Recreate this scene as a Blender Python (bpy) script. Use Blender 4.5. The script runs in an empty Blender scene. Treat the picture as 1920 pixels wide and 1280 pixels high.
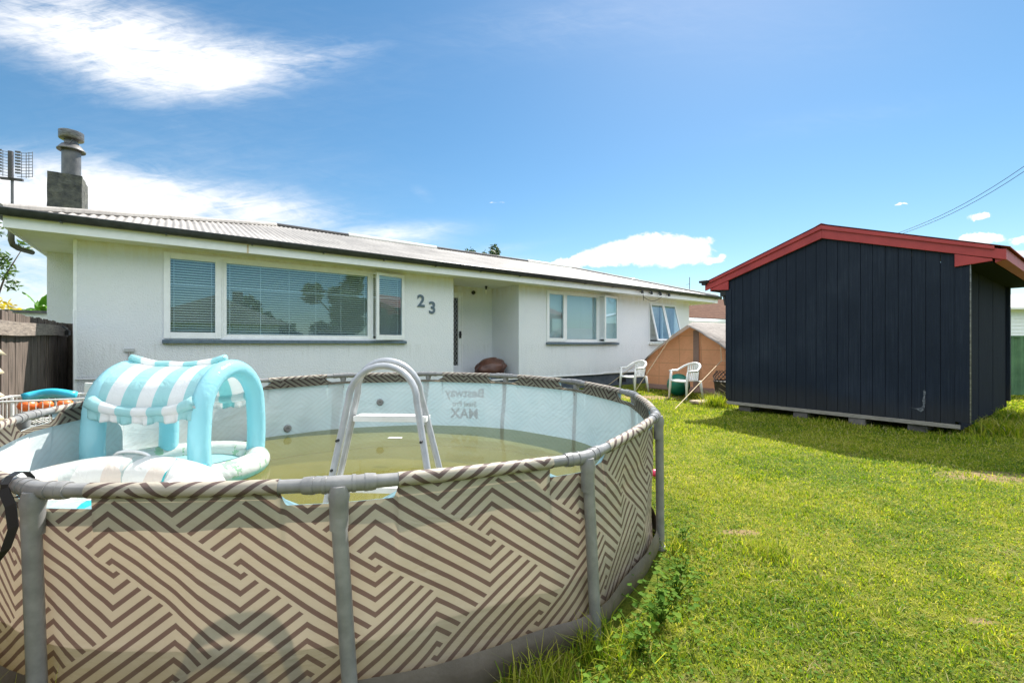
import bpy, bmesh, math, random
import numpy as np
from mathutils import Matrix, Vector, noise
random.seed(7); rng = np.random.default_rng(11)
R = math.radians; PI = math.pi
sc = bpy.context.scene; COL = sc.collection
EYE = 1.25
# ------------------------------------------------------------------ camera
cd = bpy.data.cameras.new('camera'); cam = bpy.data.objects.new('camera', cd); COL.objects.link(cam)
cam.location = (0, 0, EYE); cam.rotation_euler = (R(90), 0, 0)
cd.sensor_width = 36; cd.lens = 838/1920*36; cd.shift_y = 6/1920; cd.clip_start = .05; cd.clip_end = 3000
sc.camera = cam
sc.view_settings.view_transform = 'Standard'; sc.view_settings.look = 'None'
sc.view_settings.exposure = 1.2; sc.view_settings.gamma = 1
sc.cycles.use_denoising = True
sc.cycles.max_bounces = 8; sc.cycles.transparent_max_bounces = 12
sc.cycles.sample_clamp_indirect = 6; sc.cycles.caustics_reflective = False; sc.cycles.caustics_refractive = False
SUN_EL = R(51); SUN_AZ = R(29.3)          # azimuth measured from +Y towards +X

# ------------------------------------------------------------------ node expression helper
class G:
    def __init__(s, nt): s.nt = nt
    def node(s, t, **k):
        n = s.nt.nodes.new(t)
        for a, b in k.items(): setattr(n, a, b)
        return n
    def link(s, a, b): s.nt.links.new(a, b)
    def put(s, sock, v):
        if isinstance(v, E): s.link(v.o, sock)
        elif hasattr(v, 'is_output'): s.link(v, sock)
        elif isinstance(v, (tuple, list)):
            sock.default_value = (*v, 1) if (len(v) == 3 and len(sock.default_value) == 4) else v
        else: sock.default_value = v
    def math(s, op, *a, clamp=False):
        n = s.node('ShaderNodeMath', operation=op); n.use_clamp = clamp
        for i, v in enumerate(a): s.put(n.inputs[i], v)
        return E(s, n.outputs[0])
    def smooth(s, v, lo, hi, a=0., b=1.):
        n = s.node('ShaderNodeMapRange', interpolation_type='SMOOTHSTEP')
        for i, x in enumerate((v, lo, hi, a, b)): s.put(n.inputs[i], x)
        return E(s, n.outputs[0])
    def lin(s, v, lo, hi, a=0., b=1.):
        n = s.node('ShaderNodeMapRange')
        for i, x in enumerate((v, lo, hi, a, b)): s.put(n.inputs[i], x)
        return E(s, n.outputs[0])
    def mix(s, f, a, b, mode='MIX'):
        n = s.node('ShaderNodeMix', data_type='RGBA', blend_type=mode)
        s.put(n.inputs[0], f); s.put(n.inputs[6], a); s.put(n.inputs[7], b)
        return n.outputs[2]
    def noise(s, vec, scale=5, detail=4, rough=.55, dist=0., col=False):
        n = s.node('ShaderNodeTexNoise'); 
        if vec is not None: s.put(n.inputs['Vector'], vec)
        n.inputs['Scale'].default_value = scale; n.inputs['Detail'].default_value = detail
        n.inputs['Roughness'].default_value = rough; n.inputs['Distortion'].default_value = dist
        return n.outputs['Color'] if col else E(s, n.outputs[0])
    def xyz(s, v):
        n = s.node('ShaderNodeSeparateXYZ'); s.put(n.inputs[0], v); return [E(s, o) for o in n.outputs]
    def vec(s, x, y, z=0.):
        n = s.node('ShaderNodeCombineXYZ'); s.put(n.inputs[0], x); s.put(n.inputs[1], y); s.put(n.inputs[2], z); return n.outputs[0]
    def coord(s, which='Object'): return s.node('ShaderNodeTexCoord').outputs[which]
    def pos(s): return s.node('ShaderNodeNewGeometry').outputs['Position']
    def ramp(s, f, pts):
        n = s.node('ShaderNodeValToRGB'); s.put(n.inputs[0], f)
        e = n.color_ramp.elements
        while len(e) < len(pts): e.new(.5)
        for el, (p, c) in zip(e, pts): el.position = p; el.color = (*c, 1)
        return n.outputs[0]
    def bump(s, h, strength=.3, dist=.01):
        n = s.node('ShaderNodeBump'); n.inputs['Strength'].default_value = strength; n.inputs['Distance'].default_value = dist
        s.put(n.inputs['Height'], h); return n.outputs[0]
class E:
    def __init__(s, g, o): s.g = g; s.o = o
    def __add__(s, b): return s.g.math('ADD', s, b)
    __radd__ = __add__
    def __sub__(s, b): return s.g.math('SUBTRACT', s, b)
    def __rsub__(s, b): return s.g.math('SUBTRACT', b, s)
    def __mul__(s, b): return s.g.math('MULTIPLY', s, b)
    __rmul__ = __mul__
    def __truediv__(s, b): return s.g.math('DIVIDE', s, b)
    def __lt__(s, b): return s.g.math('LESS_THAN', s, b)
    def __gt__(s, b): return s.g.math('GREATER_THAN', s, b)
    def mod(s, b): return s.g.math('FLOORED_MODULO', s, b)
    def abs(s): return s.g.math('ABSOLUTE', s)

# ------------------------------------------------------------------ world
W = bpy.data.worlds.new('World'); sc.world = W; W.use_nodes = True
g = G(W.node_tree); W.node_tree.nodes.clear()
sky = g.node('ShaderNodeTexSky', sky_type='NISHITA'); sky.sun_disc = False
sky.sun_elevation = SUN_EL; sky.sun_rotation = SUN_AZ
sky.air_density = 1.0; sky.dust_density = .25; sky.ozone_density = 1.6; sky.altitude = 0
hs = g.node('ShaderNodeHueSaturation'); g.link(sky.outputs[0], hs.inputs['Color'])
hs.inputs['Saturation'].default_value = 1.25; hs.inputs['Hue'].default_value = .490; hs.inputs['Value'].default_value = 1.0
bg = g.node('ShaderNodeBackground'); bg.inputs[1].default_value = .063
g.link(hs.outputs[0], bg.inputs[0])
D3 = g.coord('Generated'); dx, dy, dz = g.xyz(D3)
front = g.smooth(dy, .05, .25)
yy = g.math('MAXIMUM', dy, .05)
p = dx/yy; q = dz/yy
def gb(x, y, a, b, ang, w=1.):
    px, qy = (x-960)/838, (646-y)/838; a /= 838; b /= 838
    ca, sa = math.cos(R(ang)), math.sin(R(ang))
    X = p-px; Y = q-qy
    r1 = (X*ca+Y*sa)/a; r2 = (Y*ca-X*sa)/b
    return g.math('POWER', 2.718, (r1*r1+r2*r2)*-1.)*w
def total(l):
    t = l[0]
    for k in l[1:]: t = t+k
    return t
wv = g.vec(p*1.3+q*.9, q*3.4-p*.5, 0.)
nw = g.noise(wv, 2.2, 8, .62, .9); nf = g.noise(g.vec(p*1.0, q*3.8+p*.5, 3.), 7., 7, .66, 1.4)
wisp = total([gb(250, 85, 240, 85, -12, 1.2), gb(430, 130, 230, 55, 8, 1.0), gb(70, 30, 210, 75, -10, 1.0), gb(620, 110, 130, 26, 14, .3),
              gb(260, 385, 360, 66, -4, 1.5), gb(40, 360, 240, 90, -2, .95), gb(510, 400, 130, 24, -6, .55), gb(770, 434, 130, 18, 4, .8),
              gb(0, 560, 300, 130, 0, 1.2), gb(1000, 25, 150, 42, 14, .34), gb(350, 255, 60, 26, -25, .26),
              gb(1590, 215, 130, 7, 9, .26), gb(1500, 245, 100, 6, 12, .2), gb(790, 360, 30, 14, -30, .32), gb(880, 470, 260, 20, -6, .4), gb(980, 460, 120, 9, 8, .3)])
ns = g.noise(g.vec(p*2.2+q*1.6, q*15.-p*2.5, 7.), 3., 8, .68, .7)
veil = total([gb(330, 100, 420, 120, -6, .5), gb(330, 330, 420, 90, -4, .5), gb(1040, 40, 260, 60, 8, .35), gb(1450, 60, 420, 90, 0, .22), gb(1560, 225, 260, 30, 8, .25)])
aw = g.smooth(wisp*(nw*1.5+nf*1.1+ns*1.0-.95), .06, 1.9)
av = g.smooth(veil*(nf*1.2+ns*.9-.35), .0, .9)*.24
aw = g.math('MAXIMUM', aw, av)+aw*av*.3
# crisp small cumulus: warped edges
nc = g.noise(g.vec(p, q*1.3, 5.), 11., 8, .62, .6)
p0_, q0_ = p, q
wn = g.xyz(g.noise(g.vec(p, q*1.4, 9.), 22., 5, .6, 0., True)); p = p+(wn[0]-.5)*.075; q = q+(wn[1]-.5)*.03
cum = total([gb(1255, 466, 88, 30, -2, 1.25), gb(1160, 478, 90, 20, 6, 1.0), gb(1070, 492, 50, 10, 8, .9), gb(1345, 487, 20, 6, 8, .9),
             gb(1836, 406, 26, 8, 4, 1.1), gb(1842, 447, 42, 11, 8, 1.1), gb(1915, 452, 30, 8, 8, 1.), gb(1685, 384, 12, 4, 0, .8), gb(1920, 474, 60, 9, 0, .8), gb(930, 379, 20, 3, 0, .55)])
p, q = p0_, q0_
ac = g.smooth(cum*(nc*2.5-.25), .40, .70)
# unseen clouds added behind and above, extra bright to fill the shaded house wall
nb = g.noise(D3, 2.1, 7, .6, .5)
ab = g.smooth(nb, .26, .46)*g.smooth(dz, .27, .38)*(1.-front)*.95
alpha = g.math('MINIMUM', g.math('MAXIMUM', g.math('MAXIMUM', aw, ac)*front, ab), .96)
shade = g.ramp(g.noise(g.vec(p, q*1.6, 1.), 9., 4, .5), [(.3, (.90, .91, .95)), (.6, (1, 1, 1))])
bgc = g.node('ShaderNodeBackground'); g.put(bgc.inputs[0], g.mix(front, (.86, .93, 1.), shade)); bgc.inputs[1].default_value = .58
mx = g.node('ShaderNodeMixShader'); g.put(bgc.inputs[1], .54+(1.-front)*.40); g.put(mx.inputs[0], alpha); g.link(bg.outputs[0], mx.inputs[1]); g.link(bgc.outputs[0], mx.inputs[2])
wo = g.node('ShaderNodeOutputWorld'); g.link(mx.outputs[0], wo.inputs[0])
# ------------------------------------------------------------------ sun
sd = bpy.data.lights.new('sun', 'SUN'); sd.energy = 5.0; sd.angle = R(.5); sd.color = (1, .955, .87)
so = bpy.data.objects.new('sun', sd); COL.objects.link(so)
sdir = Vector((math.sin(SUN_AZ)*math.cos(SUN_EL), math.cos(SUN_AZ)*math.cos(SUN_EL), math.sin(SUN_EL)))
so.rotation_euler = sdir.to_track_quat('Z', 'Y').to_euler(); so.location = sdir*50

# ------------------------------------------------------------------ materials
def mat(name, color=(.5, .5, .5), rough=.6, metal=0., spec=.5, build=None):
    m = bpy.data.materials.new(name); m.use_nodes = True
    g = G(m.node_tree); b = m.node_tree.nodes['Principled BSDF']
    b.inputs['Base Color'].default_value = (*color, 1); b.inputs['Roughness'].default_value = rough
    b.inputs['Metallic'].default_value = metal; b.inputs['Specular IOR Level'].default_value = spec
    if build: build(g, b, m)
    return m
def vary(c1, c2, scale=6, detail=5, bs=.0, bd=.004, stretch=(1, 1, 1), bscale=None, lo=.35, hi=.65):
    def f(g, b, m):
        mp = g.node('ShaderNodeMapping'); g.link(g.coord('Object'), mp.inputs[0]); mp.inputs['Scale'].default_value = stretch
        n = g.noise(mp.outputs[0], scale, detail, .6)
        g.link(g.ramp(n, [(lo, c1), (hi, c2)]), b.inputs['Base Color'])
        if bs: g.link(g.bump(g.noise(mp.outputs[0], bscale or scale*4, 5, .6), bs, bd), b.inputs['Normal'])
    return f
def stucco(g, b, m):
    P = g.coord('Object'); x, y, z = g.xyz(P)
    n = g.noise(P, 1.1, 5, .6)
    base = g.ramp(n, [(.3, (.74, .765, .80)), (.7, (.80, .815, .835))])
    st = g.noise(g.vec(x*3., y*3., z*.35), 2.2, 6, .7)
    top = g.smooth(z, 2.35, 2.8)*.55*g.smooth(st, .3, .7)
    sk_ = g.noise(g.vec(x*9., 0., z*.5), 2.4, 5, .7)
    under = g.smooth(z, .7, 1.24)*(1.-g.smooth(z, 1.25, 1.28))*g.smooth(sk_, .5, .72)*.4
    low = (1.-g.smooth(z, .35, .75))*.35*g.smooth(st, .35, .65)
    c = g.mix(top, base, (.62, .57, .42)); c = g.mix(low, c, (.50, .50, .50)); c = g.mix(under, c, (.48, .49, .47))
    g.link(c, b.inputs['Base Color'])
    v = g.node('ShaderNodeTexVoronoi', feature='SMOOTH_F1'); g.link(P, v.inputs['Vector']); v.inputs['Scale'].default_value = 60
    h = g.noise(P, 52, 4, .6, .5)*1.0+E(g, v.outputs['Distance'])*.6
    g.link(g.bump(h, .85, .012), b.inputs['Normal'])
def wood(c1, c2, sc_=(14, 14, .8), bs=.4):
    def f(g, b, m):
        mp = g.node('ShaderNodeMapping'); g.link(g.coord('Object'), mp.inputs[0]); mp.inputs['Scale'].default_value = sc_
        n = g.noise(mp.outputs[0], 3, 7, .65, .6)
        g.link(g.ramp(n, [(.32, c1), (.68, c2)]), b.inputs['Base Color']); g.link(g.bump(n, bs, .006), b.inputs['Normal'])
    return f
M = {}
M['stucco'] = mat('stucco', rough=.9, spec=.2, build=stucco)
M['white'] = mat('white_paint', (.82, .82, .80), .45, build=vary((.80, .81, .82), (.86, .87, .88), 9, 4))
M['soffit'] = mat('soffit_paint', (.72, .70, .58), .7, build=vary((.74, .74, .68), (.80, .80, .75), 3, 5))
M['sill'] = mat('sill_paint', (.10, .15, .19), .5, build=vary((.08, .12, .16), (.13, .18, .22), 14, 4))
M['gutter'] = mat('gutter_paint', (.022, .026, .032), .35, build=vary((.016, .02, .026), (.035, .04, .046), 9, 4))
M['found'] = mat('foundation', (.07, .085, .11), .9, build=vary((.05, .065, .09), (.10, .115, .14), 6, 6, .5, .01))
M['dark'] = mat('dark_gap', (.01, .01, .012), .9)
def roofm(g, b, m):
    P = g.coord('Object'); x, y, z = g.xyz(P)
    n = g.noise(P, .8, 6, .65); sp = g.noise(g.vec(x*2.2, y*1.1, z), 7, 5, .75)
    c = g.ramp(n*.6+g.noise(g.vec(x*9., y*.5, 0.), 2., 6, .7)*.4, [(.36, (.20, .185, .175)), (.64, (.40, .375, .35))])
    c = g.mix(g.smooth(sp, .60, .72)*.8, c, (.16, .14, .12))
    lap = ((y.mod(1.22)) < .03)*.5
    c = g.mix(lap, c, (.15, .14, .13)); g.link(c, b.inputs['Base Color'])
M['roof'] = mat('corrugated_iron', rough=.6, metal=.0, spec=.25, build=roofm)
M['capdark'] = mat('ridge_cap_dark', (.06, .055, .055), .5)
M['caplight'] = mat('ridge_cap_light', (.75, .73, .70), .4)
def slatm(g, b, m):
    pass
M['blind'] = mat('blind_slat', (.95, .95, .94), .5)
def glass(g, b, m):
    nt = g.nt; out = nt.nodes['Material Output']; nt.nodes.remove(b)
    gl = g.node('ShaderNodeBsdfGlossy'); gl.inputs['Roughness'].default_value = .0; gl.inputs['Color'].default_value = (.66, .88, 1, 1)
    tr = g.node('ShaderNodeBsdfTransparent'); tr.inputs['Color'].default_value = (.86, .93, .95, 1)
    lw = g.node('ShaderNodeLayerWeight'); lw.inputs[0].default_value = .5
    fc = E(g, lw.outputs['Facing']); f = g.math('MINIMUM', fc*fc*fc*fc*.8+.10, 1.)
    mx = g.node('ShaderNodeMixShader'); g.put(mx.inputs[0], f); g.link(tr.outputs[0], mx.inputs[1]); g.link(gl.outputs[0], mx.inputs[2])
    g.link(mx.outputs[0], out.inputs[0])
M['glass'] = mat('window_glass', build=glass)
M['door'] = mat('door_dark', (.02, .02, .022), .6)
M['alum'] = mat('grey_aluminium', (.55, .56, .57), .35, .6)
M['steelgrey'] = mat('flue_steel', (.115, .115, .12), .42, .35, build=vary((.09, .09, .095), (.16, .155, .15), 8, 5))
M['galv'] = mat('galvanised', (.42, .42, .43), .35, .7, build=vary((.10, .09, .085), (.26, .25, .245), 14, 5, stretch=(1, 1, 4)))
M['chim'] = mat('chimney_render', (.12, .12, .12), .95, build=vary((.040, .044, .044), (.115, .118, .095), 9, 8, 1., .03, bscale=24))
M['black'] = mat('black_plastic', (.014, .014, .016), .45)
M['bulb'] = mat('bulb_glass', (.8, .8, .75), .2)
M['bean'] = mat('brown_vinyl', (.10, .042, .030), .42, build=vary((.07, .028, .02), (.14, .06, .042), 5, 5, .6, .02, bscale=9))
# shed
def shedm(g, b, m):
    P = g.coord('Object'); x, y, z = g.xyz(P)
    st = g.noise(g.vec(x*28, y*28, z*.7), 2, 7, .7); n = g.noise(P, 1.3, 5, .6)
    c = g.ramp(st*.6+n*.4, [(.3, (.004, .008, .018)), (.50, (.009, .015, .029)), (.70, (.026, .035, .054))])
    ch = g.noise(g.vec(x*5, y*5, z*.9), 9, 8, .8)
    ch2 = g.noise(P, 60, 3, .5)
    c = g.mix(g.math('MAXIMUM', g.smooth(ch, .64, .74)*.30, g.smooth(ch2, .77, .80)*.5), c, (.30, .31, .30))
    c = g.mix((1.-g.smooth(z+(n-.5)*.5, .22, .62))*.45, c, (.035, .032, .028))
    g.link(c, b.inputs['Base Color']); g.link(g.bump(st, .6, .005), b.inputs['Normal'])
M['shed'] = mat('shed_navy', rough=.6, spec=.22, build=shedm)
M['shedside'] = mat('shed_ply', (.03, .035, .045), .85, spec=.08, build=wood((.004, .006, .012), (.024, .028, .042), (34, 34, .5), .5))
def redm(g, b, m):
    P = g.coord('Object'); n = g.noise(P, 2.5, 6, .6); ch = g.noise(P, 11, 8, .8)
    c = g.ramp(n, [(.3, (.30, .024, .026)), (.7, (.44, .046, .044))])
    c = g.mix(g.smooth(ch, .68, .72)*.8, c, (.55, .48, .42)); g.link(c, b.inputs['Base Color'])
M['shedscrape'] = mat('scraped_paint', (.10, .11, .13), .9, build=vary((.02, .025, .035), (.17, .18, .20), 40, 6))
M['blockm'] = mat('old_block', (.12, .11, .10), .9, build=vary((.06, .055, .05), (.17, .15, .14), 9, 6, .5))
M['red'] = mat('red_barge', rough=.5, build=redm)
M['redroof'] = mat('red_roof_iron', (.22, .05, .045), .5, build=vary((.10, .03, .03), (.30, .07, .06), 5, 7))
M['skid'] = mat('weathered_timber', rough=.85, build=wood((.16, .145, .12), (.34, .31, .27), (3, 3, 20)))
M['fence'] = mat('old_black_timber', rough=.8, spec=.3, build=wood((.022, .017, .014), (.20, .155, .13), (16, 16, .9), .9))
M['rail'] = mat('fence_rail', rough=.8, build=wood((.10, .08, .07), (.30, .25, .21), (14, 2, 18), .6))
M['greenfence'] = mat('green_fence', (.075, .17, .085), .5, build=vary((.055, .13, .065), (.095, .20, .10), 3, 4))
M['plank'] = mat('plank_wood', rough=.8, build=wood((.25, .19, .13), (.45, .36, .26), (2, 10, 10)))
M['pot'] = mat('black_pot', (.02, .018, .016), .6, build=vary((.012, .011, .01), (.05, .04, .035), 10, 5))
M['plastic'] = mat('white_plastic', (.74, .74, .72), .35, build=vary((.66, .66, .63), (.78, .78, .77), 8, 4))
M['ballgreen'] = mat('green_rubber', (.0, .15, .095), .4)
M['rope'] = mat('rope', (.62, .50, .33), .9)
M['pink'] = mat('pink_plastic', (.75, .05, .14), .4)
M['orange'] = mat('orange_plastic', (.80, .16, .03), .4)
M['bluetoy'] = mat('blue_plastic', (.03, .42, .60), .4)
M['wirew'] = mat('white_wire', (.8, .8, .8), .4)
M['shell'] = mat('cream_shell', (.75, .66, .48), .4, build=vary((.55, .44, .28), (.85, .78, .62), 40, 4))
M['wire'] = mat('power_wire', (.03, .03, .035), .6)
# canvas
def canvas(c, wrinkle=.6, trans=.35, seams=False):
    def f(g, b, m):
        nt = g.nt; out = nt.nodes['Material Output']
        P = g.coord('Object'); x, y, z = g.xyz(P)
        n = g.noise(P, 2.2, 6, .6)
        cc = g.mix(g.smooth(n, .35, .7)*.35, c, tuple(k*.75 for k in c))
        if seams:
            s = g.math('MAXIMUM', ((y.mod(.62)) < .018)*1., ((z.mod(.37)) < .016)*1.)
            cc = g.mix(s*.34, cc, tuple(k*.35 for k in c))
        g.link(cc, b.inputs['Base Color'])
        bn = g.bump(g.noise(g.vec(x*2, y*2, z*1.3), 2.6, 5, .6, .8), wrinkle, .05); g.link(bn, b.inputs['Normal'])
        t = g.node('ShaderNodeBsdfTranslucent'); g.link(cc, t.inputs[0]); g.link(bn, t.inputs[1])
        mx = g.node('ShaderNodeMixShader'); mx.inputs[0].default_value = trans
        g.link(b.outputs[0], mx.inputs[1]); g.link(t.outputs[0], mx.inputs[2]); g.link(mx.outputs[0], out.inputs[0])
    return f
M['tentwall'] = mat('tent_wall', rough=.9, spec=.1, build=canvas((.90, .47, .27), .6, .35, True))
M['tentroof'] = mat('tent_roof', rough=.9, spec=.1, build=canvas((.54, .50, .47), .9, .5))
M['tentskirt'] = mat('tent_skirt', rough=.9, spec=.1, build=canvas((.34, .22, .18), .7, .2))
# leaves
def leaf(c1, c2, tr=.4, islands=True):
    def f(g, b, m):
        nt = g.nt; out = nt.nodes['Material Output']
        rnd = E(g, g.node('ShaderNodeNewGeometry').outputs['Random Per Island'])
        n = g.noise(g.coord('Object'), 2.5, 3)
        c = g.ramp(rnd*.7+n*.3, [(.1, c1), (.85, c2)])
        g.link(c, b.inputs['Base Color'])
        t = g.node('ShaderNodeBsdfTranslucent'); g.link(g.mix(1., c, (1.25, 1.3, .6), 'MULTIPLY'), t.inputs[0])
        mx = g.node('ShaderNodeMixShader'); mx.inputs[0].default_value = tr
        g.link(b.outputs[0], mx.inputs[1]); g.link(t.outputs[0], mx.inputs[2]); g.link(mx.outputs[0], out.inputs[0])
    return f
M['leaf'] = mat('leaf_green', rough=.5, build=leaf((.03, .065, .015), (.10, .17, .035)))
M['leafdark'] = mat('leaf_dark', rough=.5, build=leaf((.015, .035, .012), (.05, .09, .022), .25))
M['leafyel'] = mat('leaf_yellow', rough=.5, build=leaf((.42, .30, .02), (.70, .55, .04)))
M['banana'] = mat('banana_leaf', rough=.4, build=leaf((.08, .20, .03), (.16, .33, .06), .5))
M['weed'] = mat('weed_leaf', rough=.8, spec=.15, build=leaf((.05, .13, .012), (.14, .23, .025), .45))
M['bark'] = mat('bark', (.10, .075, .055), .9, build=vary((.06, .045, .035), (.15, .12, .09), 8, 5, .6, .02))
# grass
def lawnmix(g, P):
    x, y, z = g.xyz(P)
    n1 = g.noise(P, .8, 6, .7, .4); n2 = g.noise(P, 5.5, 5, .75)
    f = (n1-.5)*.95+(n2-.5)*.75+.5
    return f
def grassm(g, b, m):
    nt = g.nt; out = nt.nodes['Material Output']
    P = g.pos(); f = lawnmix(g, P)
    rnd = E(g, g.node('ShaderNodeNewGeometry').outputs['Random Per Island'])
    c = g.ramp(f*.55+rnd*.45-.02, [(.26, (.060, .135, .008)), (.38, (.175, .250, .010)), (.52, (.295, .325, .020)), (.68, (.42, .38, .09))])
    dry = g.smooth(rnd, .90, .94)
    c = g.mix(dry*.8, c, (.42, .37, .19)); th = g.smooth(g.noise(P, 1.9, 7, .78), .56, .68); c = g.mix(th*.55, c, (.30, .27, .10))
    g.link(c, b.inputs['Base Color']); b.inputs['Roughness'].default_value = .6; b.inputs['Specular IOR Level'].default_value = .18
    t = g.node('ShaderNodeBsdfTranslucent'); g.link(g.mix(1., c, (1.35, 1.45, .5), 'MULTIPLY'), t.inputs[0])
    mx = g.node('ShaderNodeMixShader'); mx.inputs[0].default_value = .45
    g.link(b.outputs[0], mx.inputs[1]); g.link(t.outputs[0], mx.inputs[2]); g.link(mx.outputs[0], out.inputs[0])
M['grass'] = mat('grass_blade', build=grassm)
def groundm(g, b, m):
    P = g.pos(); f = lawnmix(g, P); x, y, z = g.xyz(P)
    fine = g.noise(P, 45, 6, .75); f2 = g.noise(P, 14, 4, .6)
    c = g.ramp(f*.6+fine*.25+f2*.15, [(.34, (.030, .055, .006)), (.46, (.085, .115, .010)), (.58, (.17, .175, .022)), (.70, (.30, .24, .08))])
    def patch(px, py, rx, ry):
        a = (x-px)/rx; bb = (y-py)/ry
        return g.math('POWER', 2.718, (a*a+bb*bb)*-1.)
    pt = patch(1.52, 2.98, .16, .06)+patch(2.12, 2.02, .08, .04)*.8+patch(4.55, 4.25, .55, .22)+patch(3.3, 10.6, 1.0, .5)*.9+patch(1.2, 1.75, .18, .14)*.5
    c = g.mix(g.smooth(g.noise(P, 1.9, 7, .78), .56, .68)*.6, c, (.23, .19, .085))
    c = g.mix(g.smooth(pt*(.4+fine*1.2), .3, .75)*.85, c, (.26, .175, .10))
    g.link(c, b.inputs['Base Color']); b.inputs['Roughness'].default_value = .9; b.inputs['Specular IOR Level'].default_value = .1
    g.link(g.bump(fine*.6+f2*.6, 1., .03), b.inputs['Normal'])
M['ground'] = mat('lawn_ground', build=groundm)

# ------------------------------------------------------------------ mesh builder
class MB:
    def __init__(s): s.v = []; s.f = []; s.uv = None; s.mi = []
    def add(s, vs, fs, mi=0):
        o = len(s.v); s.v += [tuple(v) for v in vs]; s.f += [tuple(i+o for i in f) for f in fs]; s.mi += [mi]*len(fs); return s
    def box(s, x0, x1, y0, y1, z0, z1, mi=0, Mx=None):
        vs = [Vector((x, y, z)) for z in (z0, z1) for y in (y0, y1) for x in (x0, x1)]
        if Mx is not None: vs = [Mx @ v for v in vs]
        return s.add(vs, [(0, 2, 3, 1), (4, 5, 7, 6), (0, 1, 5, 4), (2, 6, 7, 3), (0, 4, 6, 2), (1, 3, 7, 5)], mi)
    def tube(s, pts, r, n=10, closed=False, cap=True, mi=0, flat=1., up=None):
        pts = [Vector(p_) for p_ in pts]; N = len(pts); rr = r if hasattr(r, '__len__') else [r]*N
        rings = []; prev = None
        for i, p_ in enumerate(pts):
            a = pts[(i-1) % N] if (closed or i) else p_; b = pts[(i+1) % N] if (closed or i < N-1) else p_
            t = (b-a).normalized()
            if up is not None: x = t.cross(Vector(up)).normalized()
            else:
                if prev is None: x = t.orthogonal().normalized()
                else: x = (prev-t*prev.dot(t)).normalized()
            prev = x; y = t.cross(x)
            rings.append([p_+(x*math.cos(k*2*PI/n)*flat+y*math.sin(k*2*PI/n))*rr[i] for k in range(n)])
        vs = [v for ring in rings for v in ring]; fs = []
        for i in range(N if closed else N-1):
            j = (i+1) % N
            for k in range(n): fs.append((i*n+k, i*n+(k+1) % n, j*n+(k+1) % n, j*n+k))
        if cap and not closed: fs += [tuple(range(n))[::-1], tuple((N-1)*n+k for k in range(n))]
        return s.add(vs, fs, mi)
    def lathe(s, prof, n=24, mi=0, Mx=None):
        vs = []
        for r_, z in prof:
            for k in range(n):
                v = Vector((r_*math.cos(k*2*PI/n), r_*math.sin(k*2*PI/n), z)); vs.append(Mx @ v if Mx is not None else v)
        fs = [(i*n+k, i*n+(k+1) % n, (i+1)*n+(k+1) % n, (i+1)*n+k) for i in range(len(prof)-1) for k in range(n)]
        return s.add(vs, fs, mi)
    def prism(s, poly, vec, mi=0):
        n = len(poly); vec = Vector(vec); a = [Vector(p_) for p_ in poly]; b = [p_+vec for p_ in a]
        fs = [tuple(range(n))[::-1], tuple(range(n, 2*n))]+[(i, (i+1) % n, n+(i+1) % n, n+i) for i in range(n)]
        return s.add(a+b, fs, mi)
    def grid(s, fn, nu, nv, mi=0, closeu=False):
        vs = [fn(i/nu, j/nv) for j in range(nv+1) for i in range(nu+(0 if closeu else 1))]
        w = nu if closeu else nu+1
        fs = [(j*w+i, j*w+(i+1) % w, (j+1)*w+(i+1) % w, (j+1)*w+i) for j in range(nv) for i in range(nu)]
        return s.add(vs, fs, mi)
    def build(s, name, mats, parent=None, smooth=False, bevel=0., seg=2, sol=0., loc=None, rot=None):
        me = bpy.data.meshes.new(name); me.from_pydata(s.v, [], s.f)
        mats = mats if isinstance(mats, (list, tuple)) else [mats]
        for m in mats: me.materials.append(M[m] if isinstance(m, str) else m)
        me.polygons.foreach_set('material_index', s.mi)
        bm = bmesh.new(); bm.from_mesh(me)
        if not getattr(s, 'keep', False): bmesh.ops.recalc_face_normals(bm, faces=bm.faces)
        bm.to_mesh(me); bm.free()
        if smooth:
            me.polygons.foreach_set('use_smooth', [True]*len(me.polygons))
            if smooth != 'all': me.set_sharp_from_angle(angle=R(42))
        me.update()
        o = bpy.data.objects.new(name, me); COL.objects.link(o)
        if parent: o.parent = parent
        if loc: o.location = loc
        if rot: o.rotation_euler = rot
        if sol: md = o.modifiers.new('sol', 'SOLIDIFY'); md.thickness = sol; md.offset = 0
        if bevel: md = o.modifiers.new('bev', 'BEVEL'); md.width = bevel; md.segments = seg; md.limit_method = 'ANGLE'; md.angle_limit = R(40)
        return o
def tag(o, label=None, cat=None, group=None, kind=None):
    for k, v in (('label', label), ('category', cat), ('group', group), ('kind', kind)):
        if v: o[k] = v
    return o
def thing(name, label, cat, loc=(0, 0, 0), rz=0., group=None):
    o = bpy.data.objects.new(name, None); COL.objects.link(o); o.location = loc; o.rotation_euler = (0, 0, rz); o.empty_display_size = .2
    return tag(o, label, cat, group)
def text_mesh(s, size, depth, mats, name, parent, extrude=True):
    cu = bpy.data.curves.new(name, 'FONT'); cu.body = s; cu.size = size; cu.extrude = depth; cu.align_x = 'CENTER'; cu.align_y = 'CENTER'
    cu.offset = size*.022
    to = bpy.data.objects.new('tmp', cu); COL.objects.link(to); bpy.context.view_layer.update()
    me = bpy.data.meshes.new_from_object(to); bpy.data.objects.remove(to)
    o = bpy.data.objects.new(name, me); COL.objects.link(o); me.materials.clear(); me.materials.append(M[mats])
    if parent: o.parent = parent
    return o

# ------------------------------------------------------------------ ground
m = MB()
def gz(x, y): return 0.
m.add([(-400, -400, 0), (400, -400, 0), (400, 400, 0), (-400, 400, 0)], [(0, 1, 2, 3)])
tag(m.build('ground', 'ground'), kind='structure')

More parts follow.
